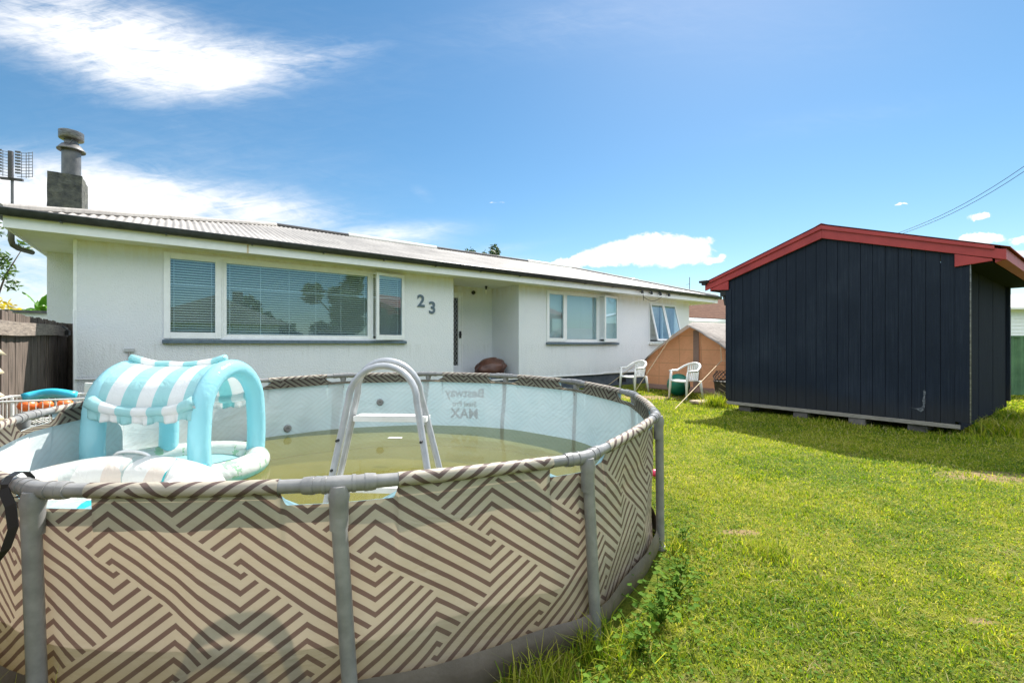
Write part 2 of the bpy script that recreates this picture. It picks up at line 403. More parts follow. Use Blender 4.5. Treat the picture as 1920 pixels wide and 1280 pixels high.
# ------------------------------------------------------------------ HOUSE (local x = along the front, y = back, z up)
TH = R(37); nrm = Vector((-math.sin(TH), math.cos(TH), 0)); dvec = Vector((math.cos(TH), math.sin(TH), 0))
HP = nrm*9
def hw(u, v, z=0.): return HP+dvec*u+nrm*v+Vector((0, 0, z))
house = thing('house', 'long single-storey white stucco house with low grey corrugated hip roof', 'house', HP, TH)
ZS = 2.78; ZB = .37; UL, UR = -1.177, 14.75; BACK = 6.72
WIN = [(-.146, 3.904, 1.33, 2.73), (7.935, 10.81, 1.31, 2.72), (12.41, 13.86, 1.31, 2.63)]
m = MB()
def wallrun(u0, u1, wins):
    cur = u0
    for a, b, z0, z1 in wins:
        m.box(cur, a, 0, .14, ZB, ZS); m.box(a, b, 0, .14, ZB, z0); m.box(a, b, 0, .14, z1, ZS); cur = b
    m.box(cur, u1, 0, .14, ZB, ZS)
wallrun(UL, 5.10, WIN[:1]); wallrun(7.0, UR, WIN[1:])
m.box(4.96, 5.10, .14, 1.2, ZB, ZS); m.box(7.0, 7.14, .14, 1.2, ZB, ZS)
m.box(4.96, 5.13, 1.2, 1.34, ZB, ZS); m.box(6.05, 7.14, 1.2, 1.34, ZB, ZS); m.box(5.13, 6.05, 1.2, 1.34, 2.61, ZS)
m.box(UL, UL+.14, .14, BACK, ZB, ZS); m.box(UR-.14, UR, .14, BACK, ZB, ZS); m.box(UL+.14, UR-.14, BACK-.14, BACK, ZB, ZS)
m.box(-1.69, UL, 1.5, 2.2, .05, ZS)      # chimney breast
wall = m.build('wall', 'stucco', house)
m = MB(); m.box(UL, 10.2, -.012, 0, ZB+.0, ZB+.035); m.box(10.2, UR, -.012, 0, ZB+.02, ZB+.055); m.build('drip_edge', 'white', house, bevel=.003)
m = MB(); m.box(UL+.04, 5.06, .05, .2, 0, ZB); m.box(5.06, 7.06, 0.02, .2, 0, .49); m.box(7.06, UR-.04, .05, .2, 0, ZB)
m.box(UL+.04, UL+.2, .2, BACK-.05, 0, ZB); m.box(UR-.2, UR-.04, .2, BACK-.05, 0, ZB); m.box(UL+.2, UR-.2, BACK-.2, BACK-.05, 0, ZB)
m.build('foundation', 'found', house)
for uu in (10.9, 13.0):
    m = MB(); m.box(uu, uu+.38, .035, .05, .10, .27); v = m.build('foundation_vent', 'dark', house)
m = MB(); m.box(5.10, 7.0, .2, 1.2, .42, .50); m.build('porch_floor', 'found', house)
m = MB(); m.box(UL+.14, UR-.14, .2, BACK-.15, .30, .34); m.build('room_floor', 'dark', house)
# roof
EV = -.43; UE0, UE1 = -1.80, 15.95; ZE = 3.0; SL = math.tan(R(17.4)); HW = (BACK+.43-EV)/2
def slope(m, L, fn, per=.1, amp=.013):
    n = int(L/per*6); vs = []; fs = []
    for i in range(n+1):
        s_ = L*i/n; d = min(s_, L-s_, HW); zz = amp*math.cos(s_/per*2*PI)
        k = 4
        for j in range(k+1):
            t_ = d*j/k; vs.append(fn(s_, t_, ZE+SL*t_+zz))
    w = 5
    for i in range(n):
        for j in range(4): fs.append((i*w+j, (i+1)*w+j, (i+1)*w+j+1, i*w+j+1))
    m.add(vs, fs)
m = MB(); W_ = UE1-UE0; D_ = 2*HW
slope(m, W_, lambda s_, t_, z: (UE0+s_, EV+t_, z)); slope(m, W_, lambda s_, t_, z: (UE0+s_, EV+D_-t_, z))
slope(m, D_, lambda s_, t_, z: (UE0+t_, EV+s_, z)); slope(m, D_, lambda s_, t_, z: (UE1-t_, EV+s_, z))
roof = m.build('roof', 'roof', house, smooth='all')
zr = ZE+SL*HW; yr = EV+HW
for xa, xb, ya in ((UE0, UE0+HW, EV), (UE1, UE1-HW, EV), (UE0, UE0+HW, EV+D_), (UE1, UE1-HW, EV+D_)):
    m = MB(); m.tube([(xa, ya, ZE+.02), (xb, yr, zr+.02)], .055, 8); m.build('hip_cap', 'roof', house, smooth=True)
ua = UE0+HW
for i, (a, b, mt_, r_) in enumerate([(ua, 3.75, 'capdark', .05), (3.75, 6.4, 'caplight', .065), (6.4, 10.0, 'capdark', .05), (10.0, UE1-HW, 'caplight', .065)]):
    m = MB(); m.tube([(a, yr, zr+.025), (b, yr, zr+.025)], r_, 8); m.build('ridge_cap', mt_, house, smooth=True)
m = MB(); yr2 = yr-.55
m.lathe([(.20, -.05), (.20, .08), (.26, .10), (.25, .19), (.18, .26), (.0, .29)], 16, Mx=Matrix.Translation((14.4, 2.3, 3.60))); m.build('roof_vent', 'steelgrey', house, smooth=True)
# soffit, fascia, gutter
m = MB(); z0, z1 = ZS, ZS+.012
m.box(UE0+.04, UE1-.04, EV+.03, 0.0, z0, z1); m.box(UE0+.04, UL, 0., BACK, z0, z1); m.box(UR, UE1-.04, 0., BACK, z0, z1); m.box(UE0+.04, UE1-.04, BACK, BACK+.4, z0, z1)
m.box(5.10, 7.0, 0., 1.2, z0, z1)
m.build('soffit', 'soffit', house)
for z_, a, b in ((0, 0, 0),):
    m = MB(); m.box(UE0+.02, UE1-.02, EV, EV+.03, ZS-.012, 2.985); m.box(UE0+.02, UE1-.02, BACK+.40, BACK+.43, ZS-.012, 2.985)
    m.box(UE0+.02, UE0+.05, EV+.03, BACK+.40, ZS-.012, 2.985); m.box(UE1-.05, UE1-.02, EV+.03, BACK+.40, ZS-.012, 2.985); m.build('fascia', 'white', house, bevel=.003)
def gutter(m, a, b, out):
    a = Vector(a); b = Vector(b); o = Vector(out)
    prof = [(0.001, .03), (.001, -.055), (.03, -.075), (.075, -.075), (.105, -.045), (.112, .02), (.105, .028), (.10, .0), (.012, .0)]
    n = len(prof); vs = [a+o*x+Vector((0, 0, z)) for x, z in prof]+[b+o*x+Vector((0, 0, z)) for x, z in prof]
    m.add(vs, [tuple(range(n))[::-1], tuple(range(n, 2*n))]+[(i, (i+1) % n, n+(i+1) % n, n+i) for i in range(n)])
m = MB(); ZG = 2.985
gutter(m, (UE0-.09, EV, ZG), (UE1+.09, EV, ZG), (0, -1, 0)); gutter(m, (UE0+.02, EV, ZG), (UE0+.02, BACK+.43, ZG), (-1, 0, 0)); gutter(m, (UE1-.02, EV, ZG), (UE1-.02, BACK+.43, ZG), (1, 0, 0))
gut = m.build('gutter', 'gutter', house, smooth=True)
for k in range(16):
    m = MB(); m.box(UE0+.55+k*1.13, UE0+.575+k*1.13, EV-.118, EV-.001, ZG-.085, ZG-.076); m.build('gutter_bracket', 'gutter', gut)
m = MB(); m.box(.95, .975, EV-.006, EV, ZS-.012, ZG-.08); m.build('fascia_joint', 'rope', house)
# downpipe at left end
m = MB(); pts = [(UE0-.05, .35, 2.93), (UE0-.05, .35, 2.80), (UE0-.03, .42, 2.72), (UE0+.10, .75, 2.66), (-1.60, 1.46, 2.58), (-1.60, 1.47, 2.3)]
pts = [(UE0-.05, .30, 2.93), (UE0-.05, .30, 2.72), (UE0-.04, .33, 2.66), (UE0, .40, 2.63), (UE0+.10, .62, 2.62)]
m.tube(pts, .034, 10); m.build('downpipe', 'steelgrey', house, smooth=True)
# corner strip
m = MB(); m.tube([(UL+.005, -.006, ZB+.03), (UL+.005, -.006, 1.75)], .012, 8); m.box(UL-.004, UL+.035, -.006, .0, ZB+.03, ZS-.002); m.build('corner_strip', 'white', house)
# chimney
m = MB()
CX0, CX1, CY0, CY1, CZ = -1.69, -1.27, 1.5, 2.16, 4.12
def chf(i, j): pass
bmv = []
def rough_box(m, x0, x1, y0, y1, z0, z1, n=7, nz=16, amp=.012):
    per = [(x0+(x1-x0)*i/n, y0) for i in range(n)]+[(x1, y0+(y1-y0)*i/n) for i in range(n)]+[(x1-(x1-x0)*i/n, y1) for i in range(n)]+[(x0, y1-(y1-y0)*i/n) for i in range(n)]
    P_ = len(per); vs = []; cx, cy = (x0+x1)/2, (y0+y1)/2
    for j in range(nz+1):
        z = z0+(z1-z0)*j/nz
        for x, y in per:
            k = noise.noise(Vector((x*9, y*9, z*9)))*amp+noise.noise(Vector((x*30, y*30, z*30)))*amp*.7
            d = Vector((x-cx, y-cy)).normalized(); vs.append((x+d.x*k, y+d.y*k, z+(noise.noise(Vector((x*8, y*8, 3)))*.012 if j == nz else 0)))
    fs = [(j*P_+i, j*P_+(i+1) % P_, (j+1)*P_+(i+1) % P_, (j+1)*P_+i) for j in range(nz) for i in range(P_)]+[tuple(nz*P_+i for i in range(P_))]
    m.add(vs, fs)
rough_box(m, CX0, CX1, CY0, CY1, ZS+.02, CZ)
chim = m.build('chimney', 'chim', house)
fx, fy = -1.44, 1.80
m = MB(); m.lathe([(.125, CZ-.03), (.125, 4.62), (.185, 4.60), (.19, 4.615), (.13, 4.70), (.09, 4.72), (.085, 4.80)], 28, Mx=Matrix.Translation((fx, fy, 0))); m.build('flue_pipe', 'steelgrey', chim, smooth=True)
m = MB(); m.lathe([(.09, 4.79), (.16, 4.80), (.165, 4.81), (.165, 4.93), (.155, 4.935), (.0, 4.925)], 28, Mx=Matrix.Translation((fx, fy, 0)))
for k in range(3):
    a = k*2.1+.4; m.tube([(fx+.12*math.cos(a), fy+.12*math.sin(a), 4.70), (fx+.09*math.cos(a+.5), fy+.09*math.sin(a+.5), 4.81)], .008, 6)
m.build('flue_cap', 'galv', chim, smooth=True)
# windows
def rect_frame(m, u0, u1, z0, z1, w, v0, v1, bot=None):
    bot = bot or w
    m.box(u0, u0+w, v0, v1, z0, z1); m.box(u1-w, u1, v0, v1, z0, z1); m.box(u0+w, u1-w, v0, v1, z1-w, z1); m.box(u0+w, u1-w, v0, v1, z0, z0+bot)
def blind(u0, u1, z0, z1, par, v=.10, sp=.042, tilt=28, w=.011):
    m = MB(); n = int((z1-z0-.06)/sp)
    for k in range(n):
        z = z1-.06-k*sp; a = R(tilt)
        c, s_ = math.cos(a)*w, math.sin(a)*w
        m.add([(u0, v-c, z+s_), (u1, v-c, z+s_), (u1, v+c, z-s_), (u0, v+c, z-s_)], [(0, 1, 2, 3)])
    m.box(u0, u1, v-.02, v+.02, z1-.045, z1-.005)
    L = u1-u0; nc = max(2, int(L/.38))
    for k in range(nc):
        uu = u0+.08+(L-.16)*k/(nc-1); m.box(uu-.004, uu+.004, v-.028, v-.025, z0, z1-.04)
    return m.build('blind', 'blind', par)
def window(i, panels, tilt=62, w_=.0115):
    """panels: (u0,u1,kind) kind fixed/closed/open"""
    u0, u1, z0, z1 = WIN[i]
    m = MB(); rect_frame(m, u0-.0, u1+.0, z0, z1, .045, -.012, .10)
    for a, b, kd in panels[1:]: m.box(a-.03, a+.03, -.010, .05, z0+.045, z1-.045)
    w = m.build('window', 'white', house, bevel=.004)
    for a, b, kd in panels:
        a2, b2 = a+.03, b-.03
        if kd == 'fixed':
            m = MB(); rect_frame(m, a2, b2, z0+.045, z1-.045, .05, .0, .06); m.build('sash', 'white', w, bevel=.003)
            m = MB(); m.box(a2+.05, b2-.05, .025, .03, z0+.095, z1-.095); m.build('pane', 'glass', w)
        elif kd == 'closed':
            m = MB(); rect_frame(m, a2-.03, b2+.03, z0+.02, z1-.02, .085, -.035, .02, .10); m.build('sash', 'white', w, bevel=.004)
            m = MB(); m.box(a2+.055, b2-.055, -.01, -.005, z0+.12, z1-.105); m.build('pane', 'glass', w)
        elif kd == 'open':       # hinged at the right
            ang = R(-13); L = b2-a2+.03
            Mx = Matrix.Translation((b2+.01, -.03, 0)) @ Matrix.Rotation(-ang, 4, 'Z')
            m = MB(); m.box(-L, -L+.06, -.02, .02, z0+.02, z1-.02, Mx=Mx); m.box(-.06, 0, -.02, .02, z0+.02, z1-.02, Mx=Mx)
            m.box(-L+.06, -.06, -.02, .02, z1-.08, z1-.02, Mx=Mx); m.box(-L+.06, -.06, -.02, .02, z0+.02, z0+.12, Mx=Mx); s_ = m.build('sash', 'white', w, bevel=.003)
            m = MB(); m.box(-L+.06, -.06, -.003, .003, z0+.12, z1-.08, Mx=Mx); m.build('pane', 'glass', w)
        elif kd == 'awning':
            ang = R(-14); h = z1-z0-.06
            Mx = Matrix.Translation((0, -.02, z1-.03)) @ Matrix.Rotation(ang, 4, 'X')
            m = MB(); m.box(a2-.02, a2+.03, -.018, .018, -h, 0, Mx=Mx); m.box(b2-.03, b2+.02, -.018, .018, -h, 0, Mx=Mx)
            m.box(a2+.03, b2-.03, -.018, .018, -.05, 0, Mx=Mx); m.box(a2+.03, b2-.03, -.018, .018, -h, -h+.06, Mx=Mx); m.build('sash', 'white', w, bevel=.003)
            m = MB(); m.box(a2+.03, b2-.03, -.003, .003, -h+.06, -.05, Mx=Mx); m.build('pane', 'glass', w)
    for a, b, kd in panels: blind(a+.05, b-.05, z0+.05, z1-.05, w, v=.085, tilt=tilt, w=w_)
    m = MB(); m.box(u0-.02, u1+.03, -.07, .02, z0-.06, z0-.002); m.build('sill', 'sill' if i < 2 else 'soffit', w, bevel=.005)
    return w
window(0, [(-.146, .62, 'closed'), (.62, 3.20, 'fixed'), (3.20, 3.904, 'open')])
window(1, [(7.935, 8.62, 'closed'), (8.62, 9.98, 'fixed'), (9.98, 10.81, 'open')], 70, .022)
window(2, [(12.41, 13.13, 'awning'), (13.13, 13.86, 'awning')], 60, .012)
# rooms behind the windows
# door with mesh
m = MB(); rect_frame(m, 5.13, 6.05, .50, 2.61, .05, 1.17, 1.30); door = m.build('door', 'white', house, bevel=.003)
m = MB(); rect_frame(m, 5.18, 6.0, .55, 2.56, .09, 1.18, 1.22, .16); m.build('door_frame', 'white', door, bevel=.003)
m = MB(); m.box(5.27, 5.91, 1.235, 1.25, .71, 2.47); m.build('door_panel', 'door', door)
m = MB()
def clipline(p0, dr, x0, x1, z0, z1):
    t0, t1 = -9, 9
    for (a, d_, lo, hi) in ((p0[0], dr[0], x0, x1), (p0[1], dr[1], z0, z1)):
        ta, tb = (lo-a)/d_, (hi-a)/d_
        if ta > tb: ta, tb = tb, ta
        t0 = max(t0, ta); t1 = min(t1, tb)
    return (t0, t1) if t1-t0 > .01 else None
for sgn in (1, -1):
    for k in range(-30, 60):
        p0 = (5.27+k*.075, .71); dr = (sgn*.55, .9) 
        r_ = clipline(p0, dr, 5.27, 5.91, .71, 2.47)
        if r_: m.tube([(p0[0]+dr[0]*r_[0], 1.21+sgn*.002, p0[1]+dr[1]*r_[0]), (p0[0]+dr[0]*r_[1], 1.21+sgn*.002, p0[1]+dr[1]*r_[1])], .0055, 4)
m.build('door_grille', 'alum', door)
m = MB(); m.box(5.94, 5.98, 1.13, 1.18, 1.42, 1.60); m.box(5.90, 5.98, 1.11, 1.13, 1.50, 1.53); m.build('handle', 'black', door, bevel=.004)
m = MB(); m.lathe([(0, -.02), (.035, -.02), (.05, .0), (.05, .05), (.03, .07), (0, .07)], 14, Mx=Matrix.Translation((6.36, 1.17, 2.63)) @ Matrix.Rotation(R(70), 4, 'X')); m.build('porch_sensor', 'black', house, smooth=True)
m = MB(); m.lathe([(0, 0), (.035, 0), (.035, -.03), (.022, -.04), (.022, -.09), (0, -.09)], 12, Mx=Matrix.Translation((6.50, .75, ZS))); bh = m.build('lamp_holder', 'black', house, smooth=True)
m = MB(); m.lathe([(.018, -.09), (.03, -.12), (.03, -.17), (.015, -.20), (0, -.205)], 12, Mx=Matrix.Translation((6.50, .75, ZS))); m.build('bulb', 'bulb', bh, smooth=True)
# numbers
for ch, u_, z_ in (('2', 4.286, 2.19), ('3', 4.556, 2.056)):
    o = text_mesh(ch, .365, .008, 'sill', 'house_number', house); o.location = (u_, -.012, z_); o.rotation_euler = (R(90), 0, 0)
# insulators
for k in range(4):
    uu = 11.35+k*.46; m = MB(); m.tube([(uu, EV, ZS+.09), (uu, EV-.07, ZS+.08)], .012, 6); m.lathe([(0, .04), (.03, .04), (.04, .0), (.04, -.05), (0, -.055)], 10, Mx=Matrix.Translation((uu, EV-.10, ZS+.08)))
    m.build('insulator', 'black', house, smooth=True)
m = MB(); pts = [(11.45+.95*t_, EV-.05, ZS-.06-.13*math.sin(PI*t_)+.05*t_) for t_ in [i/10 for i in range(11)]]; m.tube(pts, .008, 5); m.tube([(11.45, EV-.05, ZS+.02), (11.5, EV-.04, ZS-.18)], .008, 5); m.build('service_cable', 'wire', house)
# tap pipe on wall
m = MB(); m.tube([(-.56, -.02, .37), (-.56, -.02, 1.18)], .012, 8); m.box(-.62, -.50, -.03, 0, 1.14, 1.19); m.tube([(-1.15, -.04, .75), (.2, -.04, .72)], .012, 8); m.build('water_pipe', 'alum', house)
m = MB(); m.box(-1.12, -.99+0, -.1, .0, .72, .95); m.build if 0 else None
# bean bag
def blob(cx, cy, cz, rx, ry, rz, fn=None, nu=28, nv=16):
    m = MB()
    def f(u, v):
        th = u*2*PI; ph = (v-.5)*PI*.999; d = Vector((math.cos(ph)*math.cos(th), math.cos(ph)*math.sin(th), math.sin(ph)))
        k = fn(d) if fn else 1
        return (cx+d.x*rx*k, cy+d.y*ry*k, cz+d.z*rz*k)
    m.grid(f, nu, nv, closeu=True); return m
bb = blob(0, 0, .20, .42, .34, .26, lambda d: 1+.16*noise.noise(d*2.2+Vector((3, 1, 2)))+.05*noise.noise(d*7), 40, 22)
bb.v = [(x+.25*max(0, z-.1), y, max(0.0, z)) for x, y, z in bb.v]
o = bb.build('bean_bag', 'bean', None, smooth='all', loc=hw(6.45, .5, .455), rot=(0, 0, TH)); tag(o, 'slumped brown bean bag on the porch beside the door', 'bean bag')

# ------------------------------------------------------------------ antenna
ap = hw(-1.84, .3, 0)
ant = thing('tv_antenna', 'grey wire-grid television antenna on a mast left of the chimney', 'antenna', ap+Vector((0, 0, 2.85)), R(20))
m = MB(); m.tube([(0, 0, 0), (0, 0, .80)], .016, 8); m.box(-.03, .11, -.02, .0, .0, .03); m.build('mast', 'steelgrey', ant, smooth=True)
m = MB(); m.box(-.022, .022, -.05, -.012, .74, 1.12); m.box(-.12, .12, -.03, .01, .72, .75); m.build('bracket', 'capdark', ant)
m = MB()
for s_ in (-1, 1):
    for k in range(9):
        z = .78+k*.042; m.tube([(s_*.05, 0, z), (s_*.15, .0, z+.01), (s_*.26, -.08, z+.0)], .004, 4)
    for xx, yy_ in ((.10, 0), (.15, 0), (.20, -.04), (.26, -.08)): m.tube([(s_*xx, yy_, .77), (s_*xx, yy_, 1.13)], .004, 4)
m.build('reflector_grid', 'galv', ant)
for s_ in (-1, 1):
    m = MB()
    for k in range(8): m.box(s_*.10-.03, s_*.10+.03, -.08, -.074, .80+k*.042, .825+k*.042)
    m.build('bowtie_element', 'steelgrey', ant)

# ------------------------------------------------------------------ SHED
TS = R(36); SC = Vector((6.02, 6.0, 0)); SL_ = 3.21; SW = 3.93; OH = .42
shed = thing('shed', 'dark navy timber shed with red barge boards raised on blocks', 'shed', SC, TS)
zb0, zb1 = .20, .155; ze = 2.31; zpk = 2.98
# front wall = plane x=0, board by board
m = MB(); nb_ = 21; bw = (SL_-.05)/nb_
def ztop(y): return min(zpk+.04, ze+.21+(zpk-ze-.21)*min(y, SL_-y)/(SL_/2)+.03)
for k in range(nb_):
    y0 = .05+k*bw; y1 = y0+bw-.0045
    a = (0 if k % 2 else .002)
    poly = [(a, y0, .175), (a, y1, .175), (a, y1, ztop(y1)), (a, y0, ztop(y0))]
    if y0 < SL_/2 < y1: poly = [(a, y0, .175), (a, y1, .175), (a, y1, ztop(y1)), (a, SL_/2, zpk+.03), (a, y0, ztop(y0))]
    m.prism(poly, (.02, 0, 0))
m.build('front_wall', 'shed', shed, bevel=.002)
m = MB(); m.prism([(.021, .03, .2), (.021, SL_-.02, .2), (.021, SL_-.02, ze), (.021, SL_/2, zpk), (.021, .03, ze)], (.01, 0, 0)); m.box(.04, SW, SL_-.05, SL_-.02, .19, ze+.05); m.box(SW-.03, SW, .03, SL_-.05, .19, ze+.2); m.build('inner_lining', 'dark', shed)
m = MB(); m.box(.0, SW, .0, .018, .10, ze+.02)
for k, xx in enumerate((1.25, 2.45, 3.75)): m.box(xx, xx+.012, -.004, .0, .12, ze)
m.build('side_wall', 'shedside', shed)
for b_ in ((-.014, .03, -.09, .05), (-.014, -.002, SL_-.09, SL_+.02), (SW-.08, SW+.02, -.05, -.002)):
    m = MB(); m.box(*b_, .21, ze-.002); m.build('corner_post', 'shed', shed, bevel=.003)
m = MB(); m.tube([(-.012, -.096, .20), (-.012, -.096, ze)], .008, 6); m.build('corner_flashing', 'galv', shed)
m = MB(); m.box(-.012, .05, .0, SL_, .115, .172); m.box(.06, SW, .02, .06, .10, .17); m.build('bottom_beam', 'skid', shed, bevel=.004)
for yy_, xx in ((.45, .15), (1.15, .1), (1.95, .12), (2.9, .15), (.5, 2.4)):
    m = MB(); m.box(xx-.1, xx+.25, yy_-.11, yy_+.11, 0, .113); m.build('block', 'blockm', shed, bevel=.01)
# barge boards and roof
sl = (3.17-2.45)/(SL_/2+OH)
def zt(y): return 3.17-sl*abs(y-SL_/2)
for s_ in (0, 1):
    ys = [SL_/2, -OH] if s_ == 0 else [SL_/2, SL_+OH]
    m = MB(); m.prism([(-.05, ys[0], zt(ys[0])), (-.05, ys[1], zt(ys[1])), (-.05, ys[1], zt(ys[1])-.13), (-.05, ys[0], zt(ys[0])-.19)], (.032, 0, 0))
    e = -1 if s_ == 0 else 1; yc = 0.05 if s_ == 0 else SL_-.05
    m.prism([(-.046, yc, zt(yc)-.15), (-.046, ys[1]-e*.12, zt(ys[1])-.10), (-.046, ys[1]-e*.12, ze+.015), (-.046, yc, ze-.015)], (.028, 0, 0))
    m.build('barge_board', 'red', shed, bevel=.004)
    m = MB(); m.prism([(-.075, ys[0], zt(ys[0])+.02), (-.075, ys[1]-e*.1, zt(ys[1])+.06), (-.075, ys[1]-e*.1, zt(ys[1])+.015), (-.075, ys[0], zt(ys[0])-.045)], (.023, 0, 0)); m.build('barge_flashing', 'red', shed, bevel=.003)
m = MB()
n = 60
for s_ in (0, 1):
    y_e = -OH-.04 if s_ == 0 else SL_+OH+.04
    vs = []; fs = []; nx = 260
    for i in range(nx+1):
        x = -.07+(SW+.35)*i/nx; z_ = .009*math.cos(x/.076*2*PI)
        vs += [(x, y_e, zt(y_e)+.035+z_), (x, SL_/2, zt(SL_/2)+.035+z_)]
    for i in range(nx): fs.append((2*i, 2*i+1, 2*i+3, 2*i+2))
    m.add(vs, fs)
m.build('roof', 'redroof', shed, smooth='all')
m = MB(); m.prism([(-.072, SL_/2-.12, 3.168), (-.072, SL_/2, 3.21), (-.072, SL_/2+.12, 3.168), (-.072, SL_/2, 3.222)], (SW+.35, 0, 0)); m.build('ridge_cap', 'redroof', shed)
m = MB(); m.box(-.018, SW+.25, -OH+.12, -.0, ze, ze+.014); m.box(-.018, SW+.25, SL_, SL_+OH-.12, ze, ze+.014); m.build('soffit', 'shedside', shed)
m = MB(); m.prism([(-.018, -OH+.10, ze-.01), (-.018, -OH+.0, ze+.02), (-.018, -OH+.0, ze+.16), (-.018, -OH+.10, ze+.16)], (SW+.27, 0, 0)); m.build('eave_fascia', 'red', shed, bevel=.003)
m = MB(); m.box(-.018, SW+.25, SL_+OH-.12, SL_+OH-.09, ze-.01, ze+.16); m.build('eave_fascia', 'red', shed, bevel=.003)
m = MB(); m.box(-.11, -.0, SL_+OH-.1, SL_+OH+.10, zt(SL_+OH)+.03, zt(SL_+OH)+.075); m.box(-.10, -.02, SL_+OH-.04, SL_+OH+.05, zt(SL_+OH)-.02, zt(SL_+OH)+.03); m.build('gutter_end', 'black', shed, bevel=.01)
m = MB(); m.box(-.0, .08, SL_+.02, SL_+.14, ze-.12, ze-.0); m.tube([(.04, SL_+.08, ze-.10), (.04, SL_+.04, ze-.3)], .03, 8); m.build('bracket', 'black', shed, bevel=.01)
# pale scrape on the boards
m = MB()
pp_ = [(.36, .62), (.375, .60), (.37, .53), (.385, .46), (.375, .40), (.40, .36), (.44, .345), (.52, .35), (.44, .33), (.40, .30), (.375, .32), (.36, .36), (.35, .44), (.355, .52), (.345, .58)]
m.prism([(-.0035, y_, z_) for y_, z_ in pp_], (.003, 0, 0))
m.build('paint_scrape', 'shedscrape', shed)

# ------------------------------------------------------------------ POOL
PC = Vector((-1.04, 3.44, 0)); PR = 2.05; NJ = 13; DP = 2*PI/NJ; PH = -1.817
dzj = [-.0, .02, -.02, .007, 0, 0, 0, 0, .003, 0, 0, 0, 0]
def jz(i): a = PH+i*DP; return .835+.0577*math.sin(a)+dzj[i % NJ]
def rim(phi):
    """rim centre line, phi in joint units"""
    i = math.floor(phi); f = phi-i
    a0, a1 = PH+i*DP, PH+(i+1)*DP
    p0 = Vector((math.cos(a0), math.sin(a0)))*PR; p1 = Vector((math.cos(a1), math.sin(a1)))*PR
    ch = p0.lerp(p1, f); a = a0+(a1-a0)*f; arc = Vector((math.cos(a), math.sin(a)))*PR
    q_ = ch.lerp(arc, .45)
    z = jz(i)*(1-f)+jz(i+1)*f
    return Vector((q_.x, q_.y, z))
pool = thing('pool', 'round above-ground frame pool with brown zigzag print fabric wall', 'pool', PC)
def poolfab(g, b, m):
    nt = g.nt; out = nt.nodes['Material Output']
    uvn = g.node('ShaderNodeUVMap'); uvn.uv_map = 'UVMap'; x, y, _ = g.xyz(uvn.outputs[0])
    xm = (x-5.).mod(6.); t = xm-3.
    left = xm < 3.
    B1 = ((y-2.5+xm).mod(14.)) < (4.+xm*2.)
    B2 = ((y-3.5-t).mod(14.)) < (10.-t*2.)
    Bf = left*B1+(1.-left)*B2
    c = Bf*(x-y)+(1.-Bf)*(x+y)
    fr = (((c+.5).mod(1.))-.5).abs()
    st = fr < .19
    nz_ = g.noise(g.coord('Object'), 3, 5, .6)
    cream = g.ramp(nz_, [(.3, (.44, .395, .32)), (.7, (.53, .475, .39))]); brown = g.ramp(nz_, [(.3, (.125, .085, .076)), (.7, (.17, .12, .106))])
    pat = g.mix(st, cream, brown)
    dn = g.noise(g.coord('Object'), 7, 6, .7); oz = g.xyz(g.coord('Object'))[2]
    pat = g.mix(g.smooth(dn, .55, .75)*.22+(1.-g.smooth(oz+(dn-.5)*.3, .12, .34))*.35, pat, (.13, .105, .075))
    blue = g.ramp(nz_, [(.3, (.62, .69, .71)), (.7, (.74, .78, .79))])
    back = E(g, g.node('ShaderNodeNewGeometry').outputs['Backfacing'])
    diff = g.mix(back, pat, blue)
    tcol = g.mix(st, (.38, .29, .20), (.13, .075, .058)); tcol = g.mix(back, tcol, g.mix(st, (.19, .33, .39), (.13, .23, .28)))
    cr = g.xyz(g.coord('Object')); bn = g.bump(g.noise(g.vec(cr[0]*1., cr[1]*1., cr[2]*2.2), 2.6, 5, .55, 1.2), .22, .05)
    g.link(diff, b.inputs['Base Color']); b.inputs['Roughness'].default_value = .45; b.inputs['Specular IOR Level'].default_value = .3; g.link(bn, b.inputs['Normal'])
    tl = g.node('ShaderNodeBsdfTranslucent'); g.link(tcol, tl.inputs[0])
    mx = g.node('ShaderNodeMixShader'); mx.inputs[0].default_value = .30
    g.link(b.outputs[0], mx.inputs[1]); g.link(tl.outputs[0], mx.inputs[2]); g.link(mx.outputs[0], out.inputs[0])
M['fabric'] = mat('pool_fabric', build=poolfab)
M['hem'] = M['fabric'].copy()
for n_ in M['hem'].node_tree.nodes:
    if n_.type == 'MIX_SHADER': n_.inputs[0].default_value = .8
M['skirt'] = mat('pool_skirt', (.22, .19, .17), .5, build=vary((.085, .068, .056), (.14, .115, .098), 4, 5, .4, .02, bscale=7))
M['frame'] = mat('pool_frame_grey', (.25, .25, .26), .30, spec=.5, build=vary((.17, .168, .168), (.25, .245, .24), 12, 5))
M['floorblue'] = mat('pool_floor', (.25, .42, .45), .6, build=vary((.18, .165, .06), (.27, .245, .10), 2, 5))
